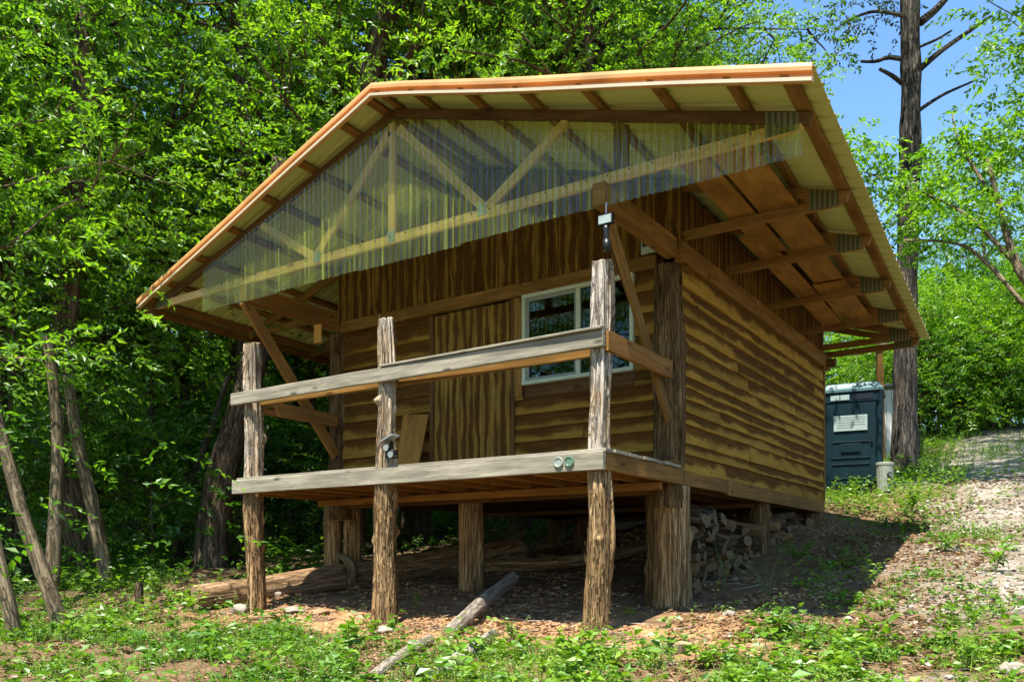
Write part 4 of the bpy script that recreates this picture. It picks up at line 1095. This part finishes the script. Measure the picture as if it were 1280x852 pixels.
for i, (px, D, sc) in enumerate([(120,31,1.1),(200,32,1.2),(290,31,1.1),(370,32,1.2),(450,31,1.1),(540,32,1.2),(620,31,1.1),(40,31,1.2),(255,25,.8),(345,26,.85),(300,28,1.0),(60,24,.8),(150,26,.9),(205,28,1.0),(410,28,1.0),(-20,25,.9),(330,36,1.5),(240,37,1.5),(140,37,1.5),(430,37,1.5)]):
    tree('bush_big', px, D, sc, i*1.3, 'green thicket bush far back in the wood beyond the cabin', 'thicket far back in the wood', 'bush', 'bush')
G4 = 'dark bushes on the floor of the wood'; L4 = 'dark low bush on the shaded floor of the wood'
for i, (k, px, D, sc) in enumerate([('bush_b',20,12,1),('bush_a',90,12.5,1),('bush_b',190,13,1),('bush_a',160,16,1.2),('bush_b',240,17,1.2),('bush_a',320,16,1.1),('bush_b',400,18,1.1),('bush_a',30,16,1.3),('bush_b',100,18,1.3),('bush_a',370,22,1.4),
      ('bush_b',300,20,1.4),('bush_a',200,22,1.5),('bush_b',60,23,1.5),('bush_a',130,26,1.6),('bush_b',440,25,1.5),('bush_a',520,27,1.6),('bush_b',-10,26,1.6),('bush_a',260,27,1.6),('bush_b',350,28,1.7)]):
    tree(k, px, D, sc, i*2.1, L4, G4, 'bush', 'bush')
# right hand side
tree('sparse',1460,17,.95,.6,'leafy tree at the right whose branches cross the bare pine trunk')
tree('tall_b',1480,21,1.0,2.6,'tall light green tree standing at the far right beyond the drive')
tree('mid_a',1230,30,1.1,.3,'dark slender tree rising over the bushes beyond the drive')
for i, (px, D, sc) in enumerate([(1165,26,.72),(1195,27,.8),(1225,26.5,.68),(1258,27,.78),(1290,26.5,.8),(1325,27,.85),(1130,27,.8),(1095,29,.9),(1060,30,.95),(1025,31,.95),(1180,32,1.15),(1215,33,1.05),(1255,32,1.15),(1300,33,1.2)]):
    tree('bush_big', px, D, sc, i*1.9, 'bright green bush in the thicket beyond the gravel drive', 'bushes beyond the gravel drive', 'bush', 'bush')

for i, (px, D, sc) in enumerate([(1150,24.5,1.1),(1172,25,1.3),(1196,25.5,1.2),(1218,25,1.3),(1240,25.5,1.2),(1262,25,1.4),(1285,25,1.3),(1310,25,1.3),(1135,25,1.3),(1160,27,1.7),(1185,27.5,1.7),(1210,27.5,1.8),(1235,27.5,1.7),(1275,27.5,1.8)]):
    tree(('bush_a','bush_c')[i % 2], px, D, sc, i*2.7, 'low leafy bush along the crest beyond the gravel drive', 'low bushes along the crest', 'bush', 'bush')

# ------------------------------------------------------------------ lone trunks that show
def trunk_tree(pts, rad, mat, label, seed, cat='tree', name='tree', extra=None, crown=None, seg=20, ridge=.06, group=None):
    base = Vector(pts[0]); r = empty(name, base, label, cat, group)
    q = MB(); q.log(pts, rad, seg, rad[0]*ridge, rad[0]*.06, seed, .1, True, nr=10)
    if extra:
        for (pp_, rr_) in extra: q.log(pp_, rr_, 9, .004, .006, seed+3, .12, True)
    q.build('trunk', mat, r, True)
    if crown is not None:
        V, Fc = crown; me_ = npmesh('crown', V-np.array(base), Fc, crownmat[0]); link('crown', me_, r)
    return r
crownmat = [M['leaf']]
def crown_at(pts, seed, n, leafL, spread=.6, nl=12, span=.5, flat=.35, droop=.35, ratio=.45):
    rng = np.random.default_rng(seed); C = []; D_ = []
    for _ in range(n):
        p = np.array(pts[int(rng.integers(len(pts)))]); o = rng.normal(0, spread, 3)*np.array([1,1,.5])
        C.append(p+o); az = rng.uniform(0, 6.28); D_.append(unit(np.array([cos(az), sin(az), rng.uniform(-.3,.2)])))
    return sprays(rng, np.array(C), np.array(D_), nl, span, leafL, flat, droop, ratio)
D0 = 18.5
def Q(px, py, D=D0): return P(px, py, D)
b0 = Q(1131,592); b0.z = H(b0.x,b0.y)-.3
ex = [([Q(1128,74),Q(1110,72),Q(1095,77),Q(1076,77)],[.06,.05,.04,.03]), ([Q(1128,104),Q(1113,93),Q(1099,86)],[.06,.045,.035]), ([Q(1148,88),Q(1175,65),Q(1210,40),Q(1240,20)],[.075,.06,.045,.03]),
      ([Q(1150,28),Q(1170,12),Q(1190,-10)],[.10,.08,.06]), ([Q(1150,137),Q(1180,118),Q(1220,100)],[.05,.035,.02]), ([Q(1146,60),Q(1170,50),Q(1190,38)],[.04,.03,.02]), ([Q(1130,20),Q(1090,15),Q(1050,32),Q(1040,50)],[.05,.035,.02,.01])]
crownmat[0] = M['leaf_pine']
trunk_tree([b0,Q(1131,500),Q(1133,380),Q(1136,250),Q(1138,120),Q(1138,0),Q(1139,-300)],[.30,.225,.205,.20,.195,.19,.10], M['bark_pine'], 'tall pine with a bare straight dark trunk and broken branch stubs', 55,
           extra=ex, crown=crown_at([Q(1045,35),Q(1060,25),Q(1050,50),Q(1090,5)]*2+[Q(1139+120*cos(a*2.4)*(1-a/40),-70-7*a,D0+2*sin(a*2.4)) for a in range(36)], 5, 420, .11, .4, 12, .45), seg=28, ridge=.14)
crownmat[0] = M['leaf']
# the drooping spray of leaves crossing in front of the pine trunk belongs to a broadleaf by the drive
bb = P(1330,640,14); bb.z = H(bb.x,bb.y)
trunk_tree([bb, bb+Vector((-.2,.3,3)), P(1270,330,14.5), P(1235,200,15)], [.12,.10,.07,.03], M['bark_pale'], 'leaning broadleaf at the right with pale green branches reaching left to the pine', 77,
    extra=[([P(1270,330,14.5),P(1210,270,15),P(1150,240,15.5),P(1080,215,16)],[.04,.03,.02,.01]), ([P(1280,380,14.3),P(1210,310,15),P(1130,300,15.5)],[.04,.03,.015]), ([P(1250,260,15),P(1200,180,15.5),P(1190,140,16)],[.03,.02,.01])],
    crown=crown_at([P(1250,250,15),P(1210,270,15),P(1180,225,15.3),P(1150,240,15.5),P(1110,225,15.8),P(1075,205,16),P(1060,190,16.3),P(1060,240,16),P(1180,290,15.3),P(1230,300,15),P(1130,290,15.6),P(1260,200,15.3),P(1230,165,15.6),P(1200,190,15.6),P(1270,120,15.5),P(1260,60,15.8),P(1280,160,15),P(1090,275,16)], 8, 620, .135, .42, 13, .5))
# trunks in the shade at the left (px, py pairs, depth)
for i, (pl, D_, rr, mt, lb) in enumerate([
    ([(84,800),(60,735),(30,650),(2,545),(-25,430)], 8.6, [.10,.085,.075,.065,.05], 'bark_pale', 'thin pale leaning sapling trunk nearest the left edge of the woods'),
    ([(62,735),(70,640),(72,540),(60,420)], 10.2, [.11,.09,.08,.07], 'bark_pale', 'slim upright trunk just behind the thin leaning sapling'),
    ([(20,830),(14,770),(2,715),(-15,640)], 7.4, [.08,.07,.06,.05], 'bark_pale', 'short sapling trunk leaning out at the bottom left corner'),
    ([(112,730),(90,620),(78,500),(85,350),(100,150),(110,-40)], 12.0, [.26,.22,.20,.18,.16,.13], 'bark', 'thick dark trunk in the shade at the left with leaves all round it'),
    ([(138,720),(115,630),(95,540),(85,470)], 11.2, [.11,.10,.09,.07], 'bark_pale', 'medium trunk leaning left in front of the thick dark trunk'),
    ([(262,712),(272,620),(292,540),(318,450),(338,330),(350,200)], 12.8, [.33,.27,.24,.22,.18,.14], 'bark', 'big brown trunk leaning right towards the far porch post'),
    ([(215,705),(235,620),(262,540),(285,470)], 14.0, [.08,.07,.055,.04], 'bark', 'thin crooked trunk beside the big leaning trunk'),
    ([(305,640),(306,400),(306,200),(302,-40)], 15.5, [.22,.20,.19,.16], 'bark', 'straight dark trunk running up through the leaves above the far eave'),
    ([(440,300),(458,120),(470,60),(490,0),(505,-50)], 15.2, [.24,.22,.21,.2,.18], 'bark', 'dark trunk leaning right above the roof peak'),
    ([(770,300),(772,60),(766,-40)], 17.0, [.2,.18,.16], 'bark', 'dark upright trunk half hidden in leaves above the middle of the roof')]):
    pts = [P(a_, b_2, D_) for a_, b_2 in pl]
    if pl[0][1] < 660: 
        g0 = Vector(pts[0]); g0.z = H(g0.x,g0.y)-.2; pts = [g0]+pts; rr = [rr[0]*1.3]+rr
    else: pts[0].z = H(pts[0].x,pts[0].y)-.15
    rr = [q_*.86 for q_ in rr]; top = pts[-1]; rng_ = random.Random(i)
    cr = crown_at([top+Vector((rng_.uniform(-1.2,1.2), rng_.uniform(-1.2,1.2), rng_.uniform(-.3,1.4))) for _ in range(10)], i+300, 34 if (D_ < 12 or i == 6) else 130, .10, .5)
    trunk_tree(pts, rr, M[mt], lb, 100+i, crown=cr)
# shade trees overhead, beside and behind the photographer
for i, (k, x, y, sc) in enumerate([('tall_b',9.5,-2.5,1.0),('high',9.8,3.8,1.0),('high',6.2,7.6,.95),('high',5.5,12.5,1.0)]):
    tree(k, 0, 0, sc, i*1.3, 'tall shade tree standing just outside the view whose crown darkens the wood floor' if i < 0 else 'tall shade tree standing beyond the right edge of the yard', 'shade trees at the sides', at=(x,y))

for i, (k, x, y, sc) in enumerate([('tall_c',-13,-13,1.0),('tall_a',-18,-9,1.05),('tall_b',-20,-17,1.0),('tall_c',-11,-20,.95),('tall_a',-16,-26,1.0),('tall_b',-6,-34,.95),('tall_a',-1,-37,1.0),('tall_c',5,-36,1.0),('tall_b',-11,-33,1.0),('tall_a',-24,-24,1.1),('tall_c',11,-33,1.0)]):
    tree(k, 0, 0, sc, i*1.9, 'tall tree of the wood edge across the clearing in front of the cabin', 'wood edge facing the cabin', at=(x,y))

# ------------------------------------------------------------------ ground cover (stuff) and weeds
def scatter(n, x0, x1, y0, y1, dens, seed):
    rng = np.random.default_rng(seed); x = rng.uniform(x0, x1, n); y = rng.uniform(y0, y1, n)
    k = rng.random(n) < dens(x, y); return x[k], y[k]
def footprint(x, y): return ((x > -5.0) & (x < .2) & (y > .65) & (y < 7.2))
BR = [ground_pt(465,851), ground_pt(560,800), ground_pt(640,742)]
def weed_density(x, y):
    nz = fbm(x*1.1, y*1.1, 41); n2 = fbm(x*3.3, y*3.3, 44)
    gr, cl, wo, gn = masks(x, y)
    d = sstep(.46, .56, nz*.5+n2*.5)
    front = 1-sstep(-.95, -.25, y+(nz-.5)*.8)
    side = sstep(.25, 1.5, x)*(1-sstep(6, 9, y))*.8
    wood_ = sstep(-4.8, -5.6, x)*.75
    dd = np.maximum(np.maximum(front*1.0, side*sstep(.33,.48,nz)), wood_)*(.06+.94*d)
    dd = dd*(1-cl*.8)*(1-gr*.8)
    back = sstep(7.5, 9, y)*(1-gr)*.8
    dd = dd*sstep(.08, .2, segdist(x, y, BR))
    return np.where(footprint(x, y), 0, np.maximum(dd, back))
def weeds(name, n, box, seed, leafL, hgt, mat, label, perp=5, ratio=.6, thin=1.0):
    rng = np.random.default_rng(seed)
    x, y = scatter(n, *box, lambda a, b: weed_density(a, b)*thin, seed)
    m = len(x); z = Hn(x, y); hh = hgt*rng.uniform(.2, 1.0, m)**1.5*(.25+1.9*fbm(x*1.3, y*1.3, 61)**1.5)*1.5
    base = np.stack([x, y, z], 1)
    P_ = []; D_ = []; N_ = []; L_ = []
    for k in range(perp):
        az = rng.uniform(0, 6.28, m); el = rng.uniform(-.1, .7, m)
        d = np.stack([np.cos(az)*np.cos(el), np.sin(az)*np.cos(el), np.sin(el)], 1)
        P_.append(base+np.stack([rng.normal(0,.014,m), rng.normal(0,.014,m), hh*rng.uniform(.3,1,m)], 1)); D_.append(d)
        N_.append(unit(np.tile([0,0,1.0],(m,1))+rng.normal(0,.35,(m,3)))); L_.append(leafL*rng.uniform(.5,1.3,m))
    P_, D_, N_, L_ = map(np.concatenate, (P_, D_, N_, L_))
    V, Fc = leaf_arrays(P_, D_, N_, L_, L_*ratio)
    o = link(name, npmesh(name, V, Fc, mat)); props(o, label, 'plants', None, 'stuff'); return o
weeds('ground_cover', 26000, (-9,5,-5,1.2), 1, .036, .12, M['weed'], 'low green weeds covering the ground in front of the cabin', 7, .45)
weeds('ground_cover', 5200, (-9,5,-5,.9), 21, .085, .20, M['weed'], 'broader leaved green weeds in clumps in front of the cabin', 6, .62)
weeds('ground_cover', 9000, (-9,5,-5,1.0), 22, .028, .26, M['grass'], 'fine stalked weeds rising among the greenery in front of the cabin', 12, .35)
weeds('ground_cover', 16000, (.5,7,-3,9), 2, .05, .12, M['weed'], 'patchy green weeds in the stony yard right of the cabin', 6)
weeds('undergrowth', 14000, (-16,-4.6,-1,14), 3, .085, .38, M['leaf_dark'], 'dark leafy undergrowth on the floor of the wood', 6)
weeds('undergrowth', 14000, (-6,7,7.4,20), 4, .07, .30, M['weed'], 'green undergrowth around the portable toilet', 6, thin=.9)
def grass(name, n, box, seed, L, label, thin=1.0, dens=None):
    rng = np.random.default_rng(seed)
    x, y = scatter(n, *box, dens or (lambda a, b: weed_density(a, b)*thin), seed)
    m = len(x); z = Hn(x, y); az = rng.uniform(0, 6.28, m); el = rng.uniform(.6, 1.4, m)
    d = np.stack([np.cos(az)*np.cos(el), np.sin(az)*np.cos(el), np.sin(el)], 1)
    nr = unit(np.stack([np.cos(az), np.sin(az), np.full(m, .3)], 1))
    Ls = L*rng.uniform(.4, 1.3, m)
    V, Fc = leaf_arrays(np.stack([x,y,z-.005],1), d, nr, Ls, .006+Ls*.02, wide=.3)
    props(link(name, npmesh(name, V, Fc, M['grass'])), label, 'grass', None, 'stuff')
grass('grass', 60000, (-8,5,-5,.9), 5, .11, 'short green grass among the weeds in front of the cabin')
grass('grass', 22000, (1,7,-3,9), 6, .10, 'thin grass in the stony yard right of the cabin')
grass('grass', 90000, (-6,12,10,34), 7, .26, 'bright grass along the gravel drive up the slope', dens=lambda a, b: (1-masks(a,b)[0])*sstep(.28,.46,fbm(a*.5,b*.5,9)))
# dead leaves
rng = np.random.default_rng(77)
def litter(name, n, box, seed, L, label, dens):
    rng = np.random.default_rng(seed)
    x, y = scatter(n, *box, dens, seed); m = len(x); z = Hn(x, y)+rng.uniform(.002,.015,m); az = rng.uniform(0, 6.28, m)
    d = unit(np.stack([np.cos(az), np.sin(az), rng.normal(0,.25,m)], 1)); nr = unit(np.tile([0,0,1.0],(m,1))+rng.normal(0,.4,(m,3)))
    Ls = L*rng.uniform(.5,1.3,m); V, Fc = leaf_arrays(np.stack([x,y,z],1), d, nr, Ls, Ls*.55, fold=.5)
    props(link(name, npmesh(name, V, Fc, M['litter'])), label, 'leaf litter', None, 'stuff')
litter('leaf_litter', 60000, (-7,2.5,-4,8), 8, .06, 'dry brown leaves littering the ground under and around the cabin', lambda a, b: .75*sstep(.38,.55,fbm(a*2,b*2,3)))
litter('leaf_litter', 46000, (.5,7,-4,12), 9, .06, 'dry brown leaves littering the yard right of the cabin', lambda a, b: .8*sstep(.38,.52,fbm(a*1.5,b*1.5,4)))
# dead twigs
rng = np.random.default_rng(99); tw = MB()
for k in range(230):
    x, y = (rng.uniform(-5.2,1.8), rng.uniform(-.9,3.2)) if k < 150 else (rng.uniform(.5,6), rng.uniform(-2.5,5))
    az = rng.uniform(0, 6.28); L = rng.uniform(.08,.42); r0 = rng.uniform(.002,.006)
    p = [np.array([x+cos(az)*L*t_+rng.normal(0,.012), y+sin(az)*L*t_+rng.normal(0,.012), 0]) for t_ in (0,.5,1)]
    for q_ in p: q_[2] = H(q_[0], q_[1])+r0+rng.uniform(.002,.03)
    tw.log(p, [r0, r0*.8, r0*.4], 5, ring=.06, cap=False)
props(tw.build('twigs', M['deadwood'], None, True, (0,0,.5)), 'thin dead twigs scattered on the ground in front of and under the porch', 'twigs', None, 'stuff')
# gravel stones
def stones(name, n, box, seed, size, mat, label, dens):
    rng = np.random.default_rng(seed); x, y = scatter(n, *box, dens, seed); m = len(x); z = Hn(x, y)
    ico = np.array([(0,0,1),(.894,0,.447),(.276,.851,.447),(-.724,.526,.447),(-.724,-.526,.447),(.276,-.851,.447),(.724,.526,-.447),(-.276,.851,-.447),(-.894,0,-.447),(-.276,-.851,-.447),(.724,-.526,-.447),(0,0,-1)])
    fc = np.array([(0,1,2),(0,2,3),(0,3,4),(0,4,5),(0,5,1),(1,6,2),(2,7,3),(3,8,4),(4,9,5),(5,10,1),(2,6,7),(3,7,8),(4,8,9),(5,9,10),(1,10,6),(6,11,7),(7,11,8),(8,11,9),(9,11,10),(10,11,6)])
    s = size*rng.uniform(.4,1.0,m)**1.5*1.4
    sc = np.stack([s*rng.uniform(.7,1.4,m), s*rng.uniform(.7,1.2,m), s*rng.uniform(.4,.8,m)], 1)
    V = ico[None]*(1+rng.uniform(-.22,.22,(m,12,1)))*sc[:,None]
    a = rng.uniform(0,6.28,m); ca, sa = np.cos(a)[:,None], np.sin(a)[:,None]
    V = np.stack([V[...,0]*ca-V[...,1]*sa, V[...,0]*sa+V[...,1]*ca, V[...,2]], -1)+np.stack([x,y,z+s*.15],1)[:,None]
    Fc = (fc[None]+(np.arange(m)*12)[:,None,None]).reshape(-1,3)
    props(link(name, npmesh(name, V.reshape(-1,3), Fc, mat)), label, 'gravel', None, 'stuff')
t = NT('gravel_stone'); r_ = t.n('NewGeometry').outputs['Random Per Island']
M['gravel'] = t.done(t.bsdf(t.ramp(r_, [(0,(.10,.07,.045)),(.6,(.22,.175,.125)),(1,(.42,.38,.31))]), .9, None, .15))
stones('gravel', 15000, (.3,8,-3.5,11), 11, .026, M['gravel'], 'pale gravel stones scattered over the yard', lambda a, b: np.clip(masks(a,b)[0],0,1)*.9+.05)
stones('gravel', 16000, (4,18,4,24), 12, .04, M['gravel'], 'pale gravel stones of the drive', lambda a, b: np.clip(masks(a,b)[0],0,1)*.8)
stones('gravel', 2600, (-5,1.5,-.7,2.2), 13, .026, M['rock_brown'], 'small stones on the bare clay by the porch posts', lambda a, b: .15+.6*np.exp(-((b-.2)/.5)**2))

# individual plants that stand out
def plant(px, py, label, hgt, leafL, n, seed, mat='weed', ratio=.6, spread=.5, stems=5, upright=.6, group=None, p=None):
    rng = np.random.default_rng(seed); g0 = p or ground_pt(px, py); r = empty('weed_plant', g0, label, 'plant', group)
    mb = MB(); Pp = []; Dp = []
    for s_ in range(stems):
        az = rng.uniform(0, 6.28); tip = np.array([cos(az)*spread*hgt*rng.uniform(.3,1), sin(az)*spread*hgt*rng.uniform(.3,1), hgt*rng.uniform(.6,1)])
        pts = [np.zeros(3), tip*np.array([.3,.3,.5]), tip]
        mb.log(pts, [.004,.003,.002], 5, ring=.04, cap=False)
        for k in range(n):
            t_ = rng.uniform(.3,1); Pp.append(tip*np.array([t_**1.5,t_**1.5,t_])); a2 = rng.uniform(0, 6.28); Dp.append((cos(a2), sin(a2), rng.uniform(-.35,.5)))
    m = len(Pp); V, Fc = leaf_arrays(np.array(Pp), unit(np.array(Dp)), unit(np.tile([0,0,1.0],(m,1))+rng.normal(0,.3,(m,3))), leafL*rng.uniform(.6,1.2,m), leafL*ratio*rng.uniform(.7,1.1,m))
    o = mb.build('stem', M['stem'], None, True); o.parent = r
    link('foliage', npmesh('foliage', V, Fc, M[mat]), r); return r
M['stem'] = plain('green_stem', (.10,.13,.04), .7)
for i, a_ in enumerate([
    (790,775,'broad leaved seedling catching the sun right of the near porch post',.17,.11,3,'weed',.55,.5,2),
    (838,785,'single drooping bright leaf seedling left of the corner pier',.13,.10,2,'weed',.55,.5,2),
    (240,765,'leafy green plant at the sawn end of the fallen log',.30,.12,5,'weed',.6,.6,4),
    (318,760,'small vine climbing the foot of the far porch post',.42,.06,14,'weed',.7,.18,3),
    (435,815,'broad leaved clump in front of the middle porch post',.26,.11,7,'weed',.65,.9,6),
    (465,800,'yellow green leafy plant between the middle post and the dead branch',.2,.1,6,'weed',.6,.8,4),
    (520,765,'tall feathery weed right of the middle porch post',.26,.07,10,'weed',.3,.3,3),
    (720,838,'dense bright green bush of weeds in front of the near porch post',.30,.09,14,'weed',.6,.8,8),
    (640,800,'low fine leaved weed beside the propped branch',.2,.05,14,'weed',.5,.7,6),
    (905,735,'wispy white flowered weed in the cabin shade by the corner pier',.55,.035,14,'grass',.5,.35,5),
    (960,745,'arching dry stemmed weed in the cabin shade',.5,.05,8,'grass',.3,1.0,9),
    (1000,705,'soft green fern like clump in the cabin shade',.30,.07,22,'leaf_dark',.35,1.0,10),
    (1085,735,'tall leafy weed at the sunny edge of the cabin shadow',.36,.08,10,'weed',.4,.5,4),
    (1245,715,'broad leaved plant at the right edge of the yard',.35,.12,8,'weed',.5,.6,5),
    (1090,800,'tufted green weed in the middle of the sunny yard',.26,.08,10,'weed',.4,.7,6),
    (975,800,'bright clump of weeds right of the tree stump',.24,.07,14,'weed',.55,.8,7),
    (1180,690,'low green plant in the stony yard by the drive',.2,.09,8,'weed',.55,.9,5),
    (1140,640,'dark weeds at the foot of the pine',.5,.09,16,'leaf',.5,.8,8),
    (1060,620,'dark weeds in front of the portable toilet',.45,.08,18,'leaf',.5,.9,8),
    (880,835,'small green clump beside the tree stump',.18,.07,10,'weed',.55,.9,6),
    (1050,835,'low yellow green leafy plant in the near yard',.16,.09,8,'weed',.5,1.0,6)]):
    px, py, lb, hg, lf, n_, mt, ra, sp_, st_ = a_
    plant(px, py, lb, hg, lf, n_, 500+i, mt, ra, sp_, st_)

# ------------------------------------------------------------------ light, sky, camera
to_sun = Vector((.05, -.42, 1.0)).normalized()
sd = bpy.data.lights.new('sun', 'SUN'); sd.energy = 4.6; sd.angle = radians(.5); sd.color = (1, .955, .87)
so = bpy.data.objects.new('sun', sd); COL.objects.link(so); so.rotation_euler = (-to_sun).to_track_quat('-Z', 'Y').to_euler()
W = bpy.data.worlds.new('World'); S.world = W; W.use_nodes = True
nt = W.node_tree; bg = nt.nodes['Background']; sk = nt.nodes.new('ShaderNodeTexSky'); sk.sky_type = 'NISHITA'; sk.sun_disc = False
sk.sun_elevation = math.asin(to_sun.z); sk.sun_rotation = atan2(to_sun.x, to_sun.y); sk.air_density = 1.0; sk.dust_density = .0; sk.ozone_density = 3.0
hs = nt.nodes.new('ShaderNodeHueSaturation'); hs.inputs['Saturation'].default_value = 1.12; nt.links.new(sk.outputs[0], hs.inputs['Color']); nt.links.new(hs.outputs[0], bg.inputs[0]); bg.inputs[1].default_value = .125
cd = bpy.data.cameras.new('camera'); co = bpy.data.objects.new('camera', cd); COL.objects.link(co); S.camera = co
co.location = CAM; co.rotation_euler = (pi/2, 0, YAW); cd.sensor_width = 36; cd.lens = F/1280*36; cd.shift_y = (HZ-426)/1280; cd.clip_end = 1000; cd.clip_start = .05
S.view_settings.view_transform = 'Standard'; S.view_settings.look = 'None'; S.view_settings.exposure = 1.45; S.view_settings.gamma = 1
try: S.view_settings.use_curve_mapping = False
except Exception: pass
S.cycles.max_bounces = 10; S.cycles.transparent_max_bounces = 12; S.cycles.diffuse_bounces = 7; S.cycles.transmission_bounces = 8
